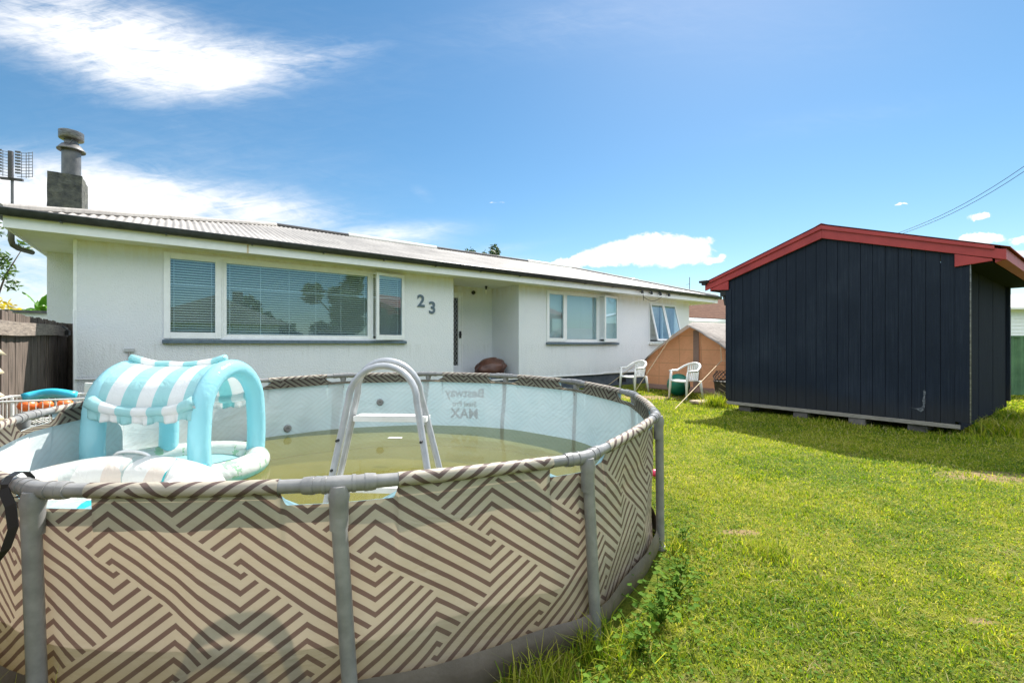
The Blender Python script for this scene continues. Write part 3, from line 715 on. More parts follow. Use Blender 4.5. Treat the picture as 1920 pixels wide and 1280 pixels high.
def waterm(g, b, m):
    nt = g.nt; out = nt.nodes['Material Output']
    n = g.noise(g.coord('Object'), 1.2, 4, .6)
    c = g.ramp(n, [(.35, (.135, .13, .038)), (.65, (.18, .17, .055))]); c = g.mix(g.smooth(g.noise(g.coord('Object'), 55, 2, .5), .74, .78)*.8, c, (.5, .47, .33))
    g.link(c, b.inputs['Base Color']); b.inputs['Roughness'].default_value = .9; b.inputs['Specular IOR Level'].default_value = 0.
    tr = g.node('ShaderNodeBsdfTransparent'); tr.inputs[0].default_value = (.88, .85, .52, 1)
    m1 = g.node('ShaderNodeMixShader'); m1.inputs[0].default_value = .45; g.link(b.outputs[0], m1.inputs[1]); g.link(tr.outputs[0], m1.inputs[2])
    gl = g.node('ShaderNodeBsdfGlossy'); gl.inputs['Roughness'].default_value = .015
    bn = g.bump(g.noise(g.coord('Object'), 9, 3, .5, .4), .035, .02); g.link(bn, gl.inputs['Normal'])
    fr = g.node('ShaderNodeFresnel'); fr.inputs[0].default_value = 1.33
    m2 = g.node('ShaderNodeMixShader'); g.link(fr.outputs[0], m2.inputs[0]); g.link(m1.outputs[0], m2.inputs[1]); g.link(gl.outputs[0], m2.inputs[2])
    g.link(m2.outputs[0], out.inputs[0])
M['water'] = mat('pool_water', build=waterm)
SLOT = .092*PR/(PR*DP)     # half width of the cut-out in joint units
def slotk(phi):
    d = abs(phi-round(phi))
    return 1. if d < SLOT-.02 else (0. if d > SLOT else 1-((d-(SLOT-.02))/.02)**2)
def wallpt(phi, s_):
    """s_ 0 bottom .. 1 top"""
    c = rim(phi); a = PH+phi*DP; out = Vector((math.cos(a), math.sin(a)))
    top = c.z-.005-.062*slotk(phi)
    z = .03+(top-.03)*s_
    # bulging between joints low down
    r = Vector((c.x, c.y)).length-.012
    Rb = PR-.036+.012*math.cos(2*PI*phi)
    k = max(0, 1-z/.72); rr = r+(Rb-r)*min(1, k*2.2)
    rr += .010*math.sin(phi*21.+z*5)*(1-s_)*s_+.020*noise.noise(Vector((out.x*6, out.y*6, z*3)))+.006*noise.noise(Vector((out.x*22, out.y*22, z*6)))*min(1, (1-s_)*6)
    if s_ > .7: rr = rr*(1-(s_-.7)/.3)+(r+.012-.020*slotk(phi))*((s_-.7)/.3)
    return Vector((out.x*rr, out.y*rr, z))
PX0 = .245
USC = 180/(NJ)    # pattern units per joint step
cols = []
for i in range(NJ):
    fr = sorted(set([round(k/24, 4) for k in range(24)]+[round(SLOT-.02+.02*k/5, 4) for k in range(6)]+[round(1-(SLOT-.02+.02*k/5), 4) for k in range(6)]))
    cols += [i+f for f in fr]
rows = [j/18 for j in range(19)]
me = bpy.data.meshes.new('wall'); vs = [wallpt(c_, s_) for c_ in cols for s_ in rows]; nr = len(rows); nc_ = len(cols)
fs = []; uvs = []
for i in range(nc_):
    j = (i+1) % nc_
    for k in range(nr-1):
        fs.append((i*nr+k, j*nr+k, j*nr+k+1, i*nr+k+1))
        ph0, ph1 = cols[i], (cols[j] if j else NJ)
        for (ii, kk, ph_) in ((i, k, ph0), (j, k, ph1), (j, k+1, ph1), (i, k+1, ph0)):
            uvs.append(((ph_-PX0)*USC+5., 16.6-vs[ii*nr+kk].z/.052))
me.from_pydata(vs, [], fs); uv = me.uv_layers.new(name='UVMap'); uv.data.foreach_set('uv', [c_ for p_ in uvs for c_ in p_])
me.polygons.foreach_set('use_smooth', [True]*len(me.polygons)); me.materials.append(M['fabric'])
pw = bpy.data.objects.new('wall', me); COL.objects.link(pw); pw.parent = pool
# sleeves
for i in range(NJ):
    me = bpy.data.meshes.new('rim_sleeve'); n1 = 22; n2 = 16; vs = []; uvs = []; fs = []
    for a in range(n1+1):
        phi = i+SLOT+(1-2*SLOT)*a/n1; c = rim(phi); an = PH+phi*DP; out = Vector((math.cos(an), math.sin(an), 0))
        for b_ in range(n2+1):
            th = -PI/2+2*PI*b_/n2; rr = .0248*(1+.015*math.sin(a*2.3+b_))
            vs.append(c+out*math.cos(th)*rr+Vector((0, 0, math.sin(th)*rr)))
    for a in range(n1):
        for b_ in range(n2):
            ix = [(a, b_), (a+1, b_), (a+1, b_+1), (a, b_+1)]
            fs.append(tuple(x*(n2+1)+y for x, y in ix))
            for x, y in ix:
                phi = i+SLOT+(1-2*SLOT)*x/n1; uvs.append(((phi-PX0)*USC+5., 16.6-(jz(i)-.030+.0248*2*PI*y/n2)/.052))
    me.from_pydata(vs, [], fs); uv = me.uv_layers.new(name='UVMap'); uv.data.foreach_set('uv', [c_ for p_ in uvs for c_ in p_])
    me.polygons.foreach_set('use_smooth', [True]*len(me.polygons)); me.materials.append(M['fabric'])
    o = bpy.data.objects.new('rim_sleeve', me); COL.objects.link(o); o.parent = pool
    # inner hem flap hanging inside
    me = bpy.data.meshes.new('hem'); vs = []; fs = []; uvs = []
    for a in range(n1+1):
        phi = i+a/n1; c = rim(phi); an = PH+phi*DP; out = Vector((math.cos(an), math.sin(an), 0)); sk = slotk(phi)
        for b_ in range(3):
            vs.append(c-out*(.026+.006*b_)+Vector((0, 0, -.008-.060*sk-(.086-.060*sk)*b_/2)))
    for a in range(n1):
        for b_ in range(2):
            ix = [(a, b_), (a+1, b_), (a+1, b_+1), (a, b_+1)]; fs.append(tuple(x*3+y for x, y in ix))
            for x, y in ix: uvs.append(((i+x/n1-PX0)*USC+5., 16.6-(jz(i)-.045*y)/.052))
    me.from_pydata(vs, [], fs); uv = me.uv_layers.new(name='UVMap'); uv.data.foreach_set('uv', [c_ for p_ in uvs for c_ in p_])
    me.polygons.foreach_set('use_smooth', [True]*len(me.polygons)); me.materials.append(M['hem'])
    o2 = bpy.data.objects.new('hem', me); COL.objects.link(o2); o2.parent = o
    bm = bmesh.new(); bm.from_mesh(me); 
    for f_ in bm.faces: f_.normal_update()
    bm.free()
# skirt
m = MB()
def sk(u, v):
    phi = u*NJ; a = PH+phi*DP; w = wallpt(phi, 0)
    rr = Vector((w.x, w.y)).length+.024+.016*math.sin(v*PI)+.012*noise.noise(Vector((math.cos(a)*9, math.sin(a)*9, v*2)))*v
    h = .13+.018*math.sin(phi*2.1)+.022*noise.noise(Vector((math.cos(a)*5, math.sin(a)*5, 0)))
    return (math.cos(a)*rr, math.sin(a)*rr, h*v)
m.grid(sk, 300, 4, closeu=True); m.build('skirt', 'skirt', pool, smooth='all')
m = MB(); n = 96; vs = [(0, 0, .02)]+[(math.cos(k*2*PI/n)*(PR-.08), math.sin(k*2*PI/n)*(PR-.08), .02) for k in range(n)]; m.add(vs, [(0, k+1, (k+1) % n+1) for k in range(n)]); m.build('pool_floor', 'floorblue', pool)
ZW = .27
m = MB(); n = 156; vs = [(0, 0, ZW)]
for k in range(n):
    phi = k/n*NJ; w = wallpt(phi, (ZW-.03)/(rim(phi).z-.035)); rr = Vector((w.x, w.y)).length-.004; a = PH+phi*DP; vs.append((math.cos(a)*rr, math.sin(a)*rr, ZW))
m.add(vs, [(0, k+1, (k+1) % n+1) for k in range(n)])
wat = m.build('water', 'water', None, loc=PC); tag(wat, kind='structure')
# frame: pipes, T joints, poles
for i in range(NJ):
    m = MB(); m.tube([rim(i+k/12*1.) for k in range(13)], .0225, 14, cap=False); m.build('top_rail', 'frame', pool, smooth='all')
    c = rim(i); a = PH+i*DP; out = Vector((math.cos(a), math.sin(a), 0)); up = Vector((0, 0, 1))
    pts = [rim(i+d_) for d_ in (-.115, -.10, -.06, 0.0001, .06, .10, .115)]
    pts = [Vector((p_.x, p_.y, p_.z)) for p_ in pts]
    m = MB(); m.tube(pts, [.027, .029, .0262, .0285, .0262, .029, .027], 18)
    for d_ in (-.085, -.045, .045, .085):
        q0, q1 = rim(i+d_-.006), rim(i+d_+.006); m.tube([q0, q1], .0295, 18)
    base = c+out*.012
    m.tube([base+up*.0, base+up*-.035, base+up*-.06, base+up*-.14], [.026, .034, .0295, .0285], 16)
    m.build('tee_joint', 'frame', pool, smooth=True)
    m = MB(); f0 = base+out*.005+up*-.10; f1 = Vector((math.cos(a+.021), math.sin(a+.021), 0))*(PR+.022); f1.z = 0
    m.tube([f0, f1], .0245, 16); m.tube([f0.lerp(f1, .965), f0.lerp(f1, 1.)], .031, 14)
    m.build('leg', 'frame', pool, smooth=True)
# fittings
def on_wall(phi, z, inset=.01):
    c = rim(phi); s_ = (z-.03)/(c.z-.035); w = wallpt(phi, s_); a = PH+phi*DP; o_ = Vector((math.cos(a), math.sin(a), 0))
    return w-o_*inset, o_
def phi_at_px(px):     # joint parameter of the far wall in a given direction
    best = None
    for k in range(400):
        ph_ = 3+k*.02; w = wallpt(ph_, .5)+PC
        if ph_ < 3.5: continue
        e_ = abs((w.x/w.y)*838+960-px)
        if best is None or e_ < best[0]: best = (e_, ph_)
    return best[1]
for px, z_ in ((713, .56), (539, .34)):
    ph_ = phi_at_px(px); w, o_ = on_wall(ph_, z_, .004)
    rot = (-o_).to_track_quat('Z', 'Y').to_matrix().to_4x4(); Mx = Matrix.Translation(w) @ rot
    m = MB(); m.lathe([(.0, .012), (.012, .012), (.014, .02), (.032, .02), (.04, .010), (.042, .0)], 20, Mx=Mx); m.build('fitting', 'frame', pool, smooth=True)
# lettering on the outside of the far wall
def wall_text(s_, size, phc, zc):
    o = text_mesh(s_, size, .0008, 'frame', 'lettering', pool); me = o.data
    for v in me.vertices:
        ph_ = phc+v.co.x/(PR*DP); z = zc+v.co.y; c = rim(ph_); w = wallpt(ph_, min(1, (z-.03)/(c.z-.035))); a = PH+ph_*DP; o_ = Vector((math.cos(a), math.sin(a), 0))
        v.co = w+o_*(.004+v.co.z)
    return o
phx = phi_at_px(872)
wall_text('Bestway', .15, phx, .67); wall_text('Steel Pro', .085, phx, .54); wall_text('MAX', .165, phx, .42)
# strap
m = MB(); c = rim(0)-Vector((.06, 0, 0)); c = rim(-.11)
def strip(m, pts, w, side, t_=.003):
    side = Vector(side).normalized()*w/2; vs = []
    for p_ in pts: vs += [Vector(p_)-side, Vector(p_)+side]
    m.add(vs, [(2*i, 2*i+1, 2*i+3, 2*i+2) for i in range(len(pts)-1)])
loop = [rim(-.13)+Vector((0, math.sin(k/10*2*PI)*.043, math.cos(k/10*2*PI)*.043)) for k in range(11)]
strip(m, loop, .022, (1, .1, 0)); b0 = rim(-.13)+Vector((0, -.045, 0))
strip(m, [b0, b0+Vector((.035, -.01, -.05)), b0+Vector((.05, -.015, -.12)), b0+Vector((.03, -.02, -.19)), b0+Vector((-.01, -.02, -.24)), b0+Vector((-.03, -.02, -.30))], .03, (1, .3, .4))
m.build('strap', 'black', pool, sol=.003)
m = MB(); m.box(-.022, .022, -.01, .01, -.02, .02, Mx=Matrix.Translation(b0+Vector((-.02, -.025, -.27))) @ Matrix.Rotation(.5, 4, 'Y')); m.build('buckle', 'black', pool, bevel=.004)

# ------------------------------------------------------------------ LADDER
M['ladder'] = mat('ladder_grey', (.42, .43, .45), .33, .15, build=vary((.34, .35, .37), (.44, .45, .47), 12, 4))
lad = thing('pool_ladder', 'grey arched pool ladder standing inside the near rim', 'ladder', (-.575, 2.0, 0), R(-4))
def arch_pts(w0, w1, zb_, zt_, lean):
    pts = []; r = w1
    zs = zt_-r
    for k in range(5):
        t_ = k/5; pts.append((-w0+(w0-w1)*t_, lean*(1-(zb_+(zs-zb_)*t_)/zt_), zb_+(zs-zb_)*t_))
    for k in range(17):
        a = PI-k*PI/16; z = zs+r*math.sin(a); pts.append((r*math.cos(a), lean*(1-z/zt_), z))
    for k in range(5):
        t_ = (k+1)/5; z = zs+(zb_-zs)*t_; pts.append((w1+(w0-w1)*t_, lean*(1-z/zt_), z))
    return pts
m = MB(); m.tube(arch_pts(.33, .155, .06, 1.155, -.10), .0185, 12, flat=.8, up=(0, 1, 0)); m.build('front_rail', 'ladder', lad, smooth='all')
m = MB(); m.tube([(x-.012-.05*max(0, 1-z), y+.075, z+.0) for x, y, z in arch_pts(.39, .15, .06, 1.175, .22)], .0185, 12, flat=.8, up=(0, 1, 0)); m.build('rear_rail', 'ladder', lad, smooth='all')
for z_, w_ in ((.905, .185), (.55, .30), (.30, .37), (.12, .42)):
    y_ = .075+.22*(1-z_/1.175)
    m = MB(); m.box(-w_+.012, w_-.012, y_-.05, y_+.03, z_-.014, z_+.010)
    for k in range(5): m.box(-w_+.02, w_-.02, y_-.05+k*.016, y_-.042+k*.016, z_+.0105, z_+.014)
    m.build('step', 'plastic', lad, bevel=.004)
for s_ in (-1, 1):
    m = MB(); m.box(s_*.265-.035, s_*.265+.035, -.07, -.02, .62, .665); m.build('bracket', 'plastic', lad, bevel=.006)
    for z_ in (.70, .83):
        w_ = .155+(.33-.155)*(1-(z_-.06)/(1.0-.06)); m = MB(); m.tube([(s_*w_, -.065, z_), (s_*w_, -.04, z_)], .006, 8); m.build('bolt', 'black', lad)

# ------------------------------------------------------------------ INFLATABLES
def vinyl(name, c, tr=.45, rough=.14, build=None):
    def f(g, b, m):
        nt = g.nt; out = nt.nodes['Material Output']
        col = build(g) if build else c
        g.put(b.inputs['Base Color'], col)
        bn = g.bump(g.noise(g.coord('Object'), 13, 4, .55, .8), .4, .02); g.link(bn, b.inputs['Normal'])
        t = g.node('ShaderNodeBsdfTranslucent'); g.put(t.inputs[0], col)
        mx = g.node('ShaderNodeMixShader'); mx.inputs[0].default_value = tr
        g.link(b.outputs[0], mx.inputs[1]); g.link(t.outputs[0], mx.inputs[2]); g.link(mx.outputs[0], out.inputs[0])
    return mat(name, rough=rough, build=f)
M['aqua'] = vinyl('aqua_vinyl', (.42, .76, .83))
M['ringv'] = vinyl('ring_vinyl', None, build=lambda g: (lambda P, x, y, z: g.mix(g.smooth(z, .02, .05), (.30, .66, .62), g.mix(((g.math('ARCTAN2', y, x)*6.).mod(3.0) < 1.2)*(g.noise(P, 14, 2) > .54)*.7, (.78, .80, .78), (.25, .55, .30))))(g.coord('Object'), *g.xyz(g.coord('Object'))))
def stripe_b(g):
    P = g.coord('Object'); x, y, z = g.xyz(P)
    s_ = ((x+.365)/.105*.5).mod(1.) < .5
    return g.mix(s_, (.86, .86, .86), (.42, .72, .74))
M['stripe'] = vinyl('striped_vinyl', None, .4, build=stripe_b)
def floatpat(g):
    P = g.coord('Object'); x, y, z = g.xyz(P)
    v = g.node('ShaderNodeTexVoronoi'); g.put(v.inputs['Vector'], g.vec(x*9.5+y*5., (y-x*.5)*3.0, z*3.)); v.inputs['Scale'].default_value = 1.
    r_ = g.xyz(v.outputs['Color'])[0]
    rp = g.node('ShaderNodeValToRGB'); g.put(rp.inputs[0], r_); rp.color_ramp.interpolation = 'CONSTANT'
    e = rp.color_ramp.elements
    for k in range(5): e.new(.1*k+.05)
    cs = [(.80, .80, .80), (.76, .67, .60), (.46, .54, .52), (.82, .82, .80), (.80, .80, .78), (.60, .64, .62), (.05, .48, .54)]
    for k, el in enumerate(e): el.position = k/7; el.color = (*cs[k % 7], 1)
    return rp.outputs[0]
M['floatp'] = vinyl('patterned_vinyl', None, .35, build=floatpat)
cf = thing('inflatable_baby_pool', 'inflatable aqua and white paddling ring with striped canopy floating in pool', 'inflatable', (-2.51, 3.40, ZW))
def torus(m, rx, ry, r, z, nu=64, nv=20, sq=1., puck=0.):
    def f(u, v):
        a = u*2*PI; b_ = v*2*PI; cr = (r+puck*math.sin(a*60)*max(0, math.cos(b_-.3)))
        return ((rx+cr*math.cos(b_))*math.cos(a), (ry+cr*math.cos(b_))*math.sin(a), z+cr*math.sin(b_)*sq)
    vs = [f(i/nu, j/nv) for j in range(nv) for i in range(nu)]
    m.add(vs, [(j*nu+i, j*nu+(i+1) % nu, ((j+1) % nv)*nu+(i+1) % nu, ((j+1) % nv)*nu+i) for j in range(nv) for i in range(nu)])
m = MB(); torus(m, .50, .49, .092, .055, 180, 20, .95, .0015); m.build('ring', 'ringv', cf, smooth='all')
m = MB(); n = 48; m.add([(0, 0, .045)]+[(.45*math.cos(k*2*PI/n), .45*math.sin(k*2*PI/n), .055) for k in range(n)], [(0, k+1, (k+1) % n+1) for k in range(n)]); m.build('ring_floor', 'aqua', cf)
AW = .33; AT = .80
def archp(t_):     # profile of arch in (y, z)
    if t_ < .25: return (-AW-.012*math.sin(t_*4*PI), .10+(AT-.10-AW)*t_/.25)
    if t_ > .75: return (AW+.012*math.sin((1-t_)*4*PI), .10+(AT-.10-AW)*(1-t_)/.25)
    a = PI-(t_-.25)/.5*PI; return (AW*math.cos(a), AT-AW+AW*math.sin(a))
for x_ in (-.36, .37):
    m = MB(); pts = [(x_, *archp(k/44)) for k in range(45)]; m.tube(pts, [.068]*45, 20, up=(1, 0, 0)); m.build('arch', 'aqua', cf, smooth='all')
m = MB()
def can(u, v):
    t_ = .27+.46*v; y, z = archp(t_); nx = -.35+.71*u
    sag = -.035*math.sin(u*PI)+.006*noise.noise(Vector((nx*14, y*8, 1)))
    k = 1.10
    return (nx, y*k, z+.055+sag)
m.grid(can, 40, 40); m.build('canopy', 'stripe', cf, smooth='all', sol=.006)
for v_ in (0., 1.):
    s_ = -1 if v_ == 0 else 1
    m = MB(); pts = []
    for k in range(25):
        x, y, z = can(k/24, v_); pts.append((x, y+s_*.012, z-.01+.035*abs(2*k/24-1)**4))
    m.tube(pts, [.034+.012*abs(2*k/24-1)**3 for k in range(25)], 14, up=(0, 0, 1)); m.build('canopy_tube', 'stripe', cf, smooth='all')
    m = MB()
    def frill(u, v):
        x, y, z = can(u, v_); return (x, y+s_*(.03+.012*math.sin(u*60)*v), z-.02-(.055+.02*abs(math.sin(u*PI*4.5)))*v)
    m.grid(frill, 90, 4); m.build('frill', 'stripe', cf, smooth='all', sol=.002)
# roof-top tube near ridge
m = MB(); m.tube([(can(k/16, .44)[0], can(k/16, .44)[1]+.02, can(k/16, .44)[2]+.012+.02*abs(2*k/16-1)**3) for k in range(17)], .026, 12, up=(0, 0, 1)); m.build('ridge_tube', 'stripe', cf, smooth='all')
m = MB(); m.tube([(.37+.069*.7, -.33-.05, .16), (.37+.085, -.33-.065, .16)], .014, 10); m.build('valve', 'bluetoy', cf)
fl = thing('pool_float', 'patterned oval ride-on float with grab handles lying in pool', 'float', (-2.30, 2.50, ZW), R(-10))
m = MB()
def ff(u, v):
    a = u*2*PI; b_ = v*2*PI; rx = .52; ry = .33; r = .148+.02*math.cos(a*1.)+.012*math.cos(3*a)
    return ((rx+r*math.cos(b_))*math.cos(a), (ry+r*math.cos(b_))*math.sin(a), .115+r*math.sin(b_)*.9+.03*math.cos(a-2.2))
nu, nv = 90, 22
m.add([ff(i/nu, j/nv) for j in range(nv) for i in range(nu)], [(j*nu+i, j*nu+(i+1) % nu, ((j+1) % nv)*nu+(i+1) % nu, ((j+1) % nv)*nu+i) for j in range(nv) for i in range(nu)])
m.build('float_body', 'floatp', fl, smooth='all')
m = MB(); hpts = [(-.20+.14*math.cos(PI-k*PI/10), .34+.0*k, .24+.055*math.sin(k*PI/10)**.6) for k in range(11)]; m.tube(hpts, .011, 8); m.build('handle', 'plastic', fl, smooth='all')
m = MB(); n = 40; m.add([(0, 0, .10)]+[(.45*math.cos(k*2*PI/n), .25*math.sin(k*2*PI/n), .09) for k in range(n)], [(0, k+1, (k+1) % n+1) for k in range(n)]); m.build('float_floor', 'floatp', fl)
# little white thing on the water
m = MB(); m.prism([(-.07, -.02, 0), (.07, -.03, 0), (.08, .02, .0), (-.06, .03, 0)], (0, 0, .008)); o = m.build('plastic_scrap', 'plastic', None, bevel=.003, loc=(-1.23, 4.68, ZW+.001)); tag(o, 'small white plastic scrap floating on the green water', 'litter')

# ------------------------------------------------------------------ TIMBER FENCE on the left
UF = -1.43
fe = thing('timber_fence', 'weathered black timber fence with broad rail left of the house', 'fence', hw(UF, 0, 0), TH)
m = MB(); y = 1.42; k = 0
while y > -9:
    w = random.uniform(.085, .15); zt_ = 1.585+random.uniform(-.012, .012)+.004*k*.2; ln = random.uniform(-.006, .006)
    m.prism([(ln, y, .02), (ln, y-w, .02), (ln+.01*random.uniform(-1, 1), y-w, zt_+random.uniform(-.008, .008)), (ln, y, zt_)], (-.02, 0, 0)); y -= w+random.choice((.002, .004, .012, .003)); k += 1
m.build('paling', 'fence', fe, bevel=.002)
m = MB()
def rl(y): return 1.44+.02*math.sin((y+1)*1.3)
for k in range(14):
    y0, y1 = 1.05-k*.7, 1.05-(k+1)*.7; m.prism([(.01, y0, rl(y0)-.075), (.01, y1, rl(y1)-.075), (.01, y1, rl(y1)+.075), (.01, y0, rl(y0)+.075)], (.045, 0, 0))
m.build('rail', 'rail', fe)
m = MB(); m.box(-.02, .0, 1.0, 1.43, .0, 1.60); m.box(.0, .09, 1.33, 1.43, 0, 1.60); m.build('post', 'fence', fe, bevel=.004)
m = MB(); m.tube([(.09, .35, 1.52), (.10, .80, 1.46)], .012, 8); m.box(.05, .10, .75, .93, 1.40, 1.47); m.build('latch', 'black', fe)
# wall behind and plants
nb2 = thing('white_outbuilding', 'low white wall with grey coping behind the timber fence', 'building', hw(-4.4, 5, 0), TH)
m = MB(); m.box(-6, 2.6, 0, 3, 0, 1.93); m.build('wall', 'white', nb2)
m = MB(); m.box(-6.05, 2.65, -.06, 3.05, 1.93, 1.99); m.build('coping', 'steelgrey', nb2)
def leafy(name, lab, cat, loc, rad, h, n, size, mt_, trunk=True, seed=1, group=None, zsq=1.):
    rn = random.Random(seed); t = thing(name, lab, cat, loc, 0, group)
    m = MB(); clumps = [(Vector((rn.gauss(0, .45)*rad, rn.gauss(0, .45)*rad, h+rn.gauss(0, .42)*rad*zsq)), rn.uniform(.22, .42)*rad) for _ in range(16)]
    for k in range(n):
        c, r_ = rn.choice(clumps); d = Vector((rn.gauss(0, 1), rn.gauss(0, 1), rn.gauss(0, 1))).normalized()*r_*rn.uniform(.5, 1.05); p_ = c+d
        a = Vector((rn.gauss(0, 1), rn.gauss(0, 1), rn.gauss(0, .6))).normalized(); b_ = a.cross(Vector((rn.gauss(0, 1), rn.gauss(0, 1), rn.gauss(0, 1)))).normalized(); s_ = size*rn.uniform(.6, 1.3)
        m.add([p_-a*s_, p_-b_*s_*.35, p_+a*s_, p_+b_*s_*.35], [(0, 1, 2, 3)])
    m.keep = True; m.build('crown', mt_, t)
    if trunk:
        m = MB(); tw = max(.04, rad*.09); top = Vector((0, 0, h)); m.tube([(0, 0, 0), (rad*.03, 0, h*.5), top], [tw, tw*.75, tw*.4], 8)
        for c, r_ in clumps[:8]: m.tube([(0, 0, h*.55), (c*.5+Vector((0, 0, h*.35))), c], [tw*.5, tw*.3, tw*.12], 6)
        m.build('trunk', 'bark', t, smooth='all')
    return t
def at(px, Y, z=0.): return Vector(((px-960)/838*Y, Y, z))
leafy('yellow_shrub', 'yellow-leaved shrub rising behind the timber fence', 'shrub', at(6, 10.4), .55, 1.75, 1100, .06, 'leafyel', True, 3)
leafy('tree', 'leafy tree at the far left edge behind the fence', 'tree', at(-25, 9.6), .55, 3.0, 900, .06, 'leaf', True, 5, zsq=1.2)
# banana
def banana(name, lab, loc, n, h, seed):
    rn = random.Random(seed); t = thing(name, lab, 'plant', loc)
    m = MB(); m.tube([(0, 0, 0), (0, 0, h)], [.10, .06], 8); m.build('stem', 'banana', t, smooth='all')
    for k in range(n):
        a = rn.uniform(0, 2*PI); L = rn.uniform(.7, 1.3); el = rn.uniform(.5, 1.4); w = .14
        m = MB(); vs = []; N = 12
        for i in range(N+1):
            s_ = i/N; r_ = L*s_*math.cos(el)*(1+.2*s_); z = h+L*s_*math.sin(el)-.55*L*s_**2.3*(1.4-el*.6); ww = w*math.sin(min(1, s_*1.05+.06)*PI)**.6
            c = Vector((math.cos(a)*r_, math.sin(a)*r_, z)); sd_ = Vector((-math.sin(a), math.cos(a), 0))*ww
            vs += [c-sd_+Vector((0, 0, -.02-.02*(i % 2))), c+Vector((0, 0, .02)), c+sd_+Vector((0, 0, -.02-.02*(i % 2)))]
        m.add(vs, [(3*i+j, 3*i+j+1, 3*i+j+4, 3*i+j+3) for i in range(N) for j in range(2)]); m.keep = True; m.build('leaf', 'banana', t)
banana('banana_plant', 'banana plant with upright broad leaves beside the chimney wall', at(80, 13.0), 11, 2.05, 4)
banana('banana_plant', 'banana plant with drooping arched leaves behind the yellow shrub', at(30, 13.5), 8, 1.75, 9)

# rack with toys
rk = thing('wire_basket', 'white wire basket of toys between pool and timber fence', 'basket', (-4.75, 4.72, 0), R(28))
m = MB()
m.tube([(-.5, -.3, .70), (.5, -.3, .70), (.5, .3, .70), (-.5, .3, .70)], .012, 6, closed=True); m.tube([(-.5, -.3, .45), (.5, -.3, .45), (.5, .3, .45), (-.5, .3, .45)], .008, 6, closed=True)
for k in range(21): x = -.5+k*.05; m.tube([(x, -.3, .70), (x, -.3, .45), (x, .3, .45), (x, .3, .70)], .004, 4)
for k in range(9): y = -.3+k*.075; m.tube([(-.5, y, .70), (-.5, y, .45)], .004, 4); m.tube([(.5, y, .70), (.5, y, .45)], .004, 4)
m.build('wire_mesh', 'wirew', rk)
for a, b in ((-.48, -.28), (.48, -.28), (-.48, .28), (.48, .28)): m = MB(); m.tube([(a, b, 0), (a, b, .69)], .014, 8); m.build('leg', 'wirew', rk)
o = MB(); o.tube([(-.30+.42*t_, .05*math.sin(t_*5), .70+.04*math.sin(t_*3)) for t_ in [i/10 for i in range(11)]], .05, 10); o = o.build('pool_noodle', 'bluetoy', None, smooth='all', loc=rk.location, rot=(0, 0, R(28))); tag(o, 'bright blue foam tube lying across the wire basket', 'toy')
for k, (x, y, r_) in enumerate(((-.22, -.12, .075), (-.08, -.14, .06), (.06, -.13, .065))):
    b_ = blob(0, 0, 0, r_, r_, r_*.8); o = b_.build('toy_ball', 'orange', None, smooth='all', loc=Matrix.Rotation(R(28), 3, 'Z') @ Vector((x, y, .45+.065+.12))+rk.location)
    tag(o, ('largest orange toy at the left in the wire basket', 'small orange toy in the middle of the wire basket', 'right-hand orange toy in the wire basket')[k], 'toy', 'orange toys in the basket')
m = MB(); m.box(-.05, .05, -.01, .01, 0, .12); o = m.build('paper_card', 'plastic', None, bevel=.003, loc=rk.location+Vector((-.02, .33, .70)), rot=(.1, .1, .3)); tag(o, 'white card propped at the back of the wire basket', 'card')

# shell garland at left edge
gd = thing('shell_garland', 'string of cream shells hanging at the left edge of view', 'garland', (-1.523, 1.31, 0))
m = MB(); m.tube([(-.06, 0, 0), (-.06, 0, 1.45)], .01, 8); m.tube([(-.06, 0, 1.40), (.0, 0, 1.36)], .006, 6); m.build('stake', 'plank', gd)
m = MB(); m.tube([(0, 0, 1.36), (0, 0, 1.0)], .0015, 5); m.build('string', 'rope', gd)
for k, z in enumerate((1.24, 1.172, 1.10, 1.035)):
    m = MB(); m.lathe([(0, .014), (.012, .012), (.024, 0), (.012, -.010), (0, -.012)] if k else [(0, .03), (.008, .025), (.012, .0), (.028, -.02), (.0, -.018)], 16, Mx=Matrix.Translation((0, 0, z)) @ Matrix.Rotation(.3*(k % 2), 4, 'Y')); m.build('shell', 'shell', gd, smooth='all')

# ------------------------------------------------------------------ TENT
TP = Vector((5.59, 10.48, 0)); TW = 2.9
tent = thing('canvas_tent', 'orange walled canvas tent with pale grey roof between house and shed', 'tent', TP, TH)
def troof(y): s_ = abs(y-TW/2)/(TW/2); return .84+(1.78-.84)*(1-s_)**.86+.0
m = MB(); N = 24
def tw(u, v): y = u*TW; z = v*(troof(y)-.02); return (.06*math.sin(v*PI)*math.sin(u*PI)*.8, y, z)
m.grid(tw, 40, 12); m.build('front_wall', 'tentwall', tent, smooth='all')
m = MB(); 
for y0 in (0, TW): m.grid(lambda u, v, y0=y0: (u*3.4, y0+(.03*math.sin(v*PI)*(1 if y0 else -1)), v*.84), 12, 4)
m.grid(lambda u, v: (3.4, u*TW, v*troof(u*TW)), 20, 4); m.build('side_wall', 'tentwall', tent, smooth='all')
m = MB()
def tr_(u, v):
    y = -.10+(TW+.2)*u; s_ = abs(y-TW/2)/(TW/2); z = .84+(1.85-.84)*(max(0, 1-s_))**.86-(.07 if s_ > 1 else 0)
    x = -.30+3.75*v+.16*s_*(1-v); z += .03*noise.noise(Vector((y*3, v*6, 0)))-.02*math.sin(v*PI)*(1-s_)-(.10*(1-v*14) if v < 1/14 else 0)*(1-s_*.3)
    return (x, y, z)
m.grid(tr_, 48, 42); m.build('roof', 'tentroof', tent, smooth='all', sol=.006)
m = MB()
def skf(u, v): y = u*TW; return (-.01-.05*v-.01*math.sin(u*30), y, .14*(1-v)+.01)
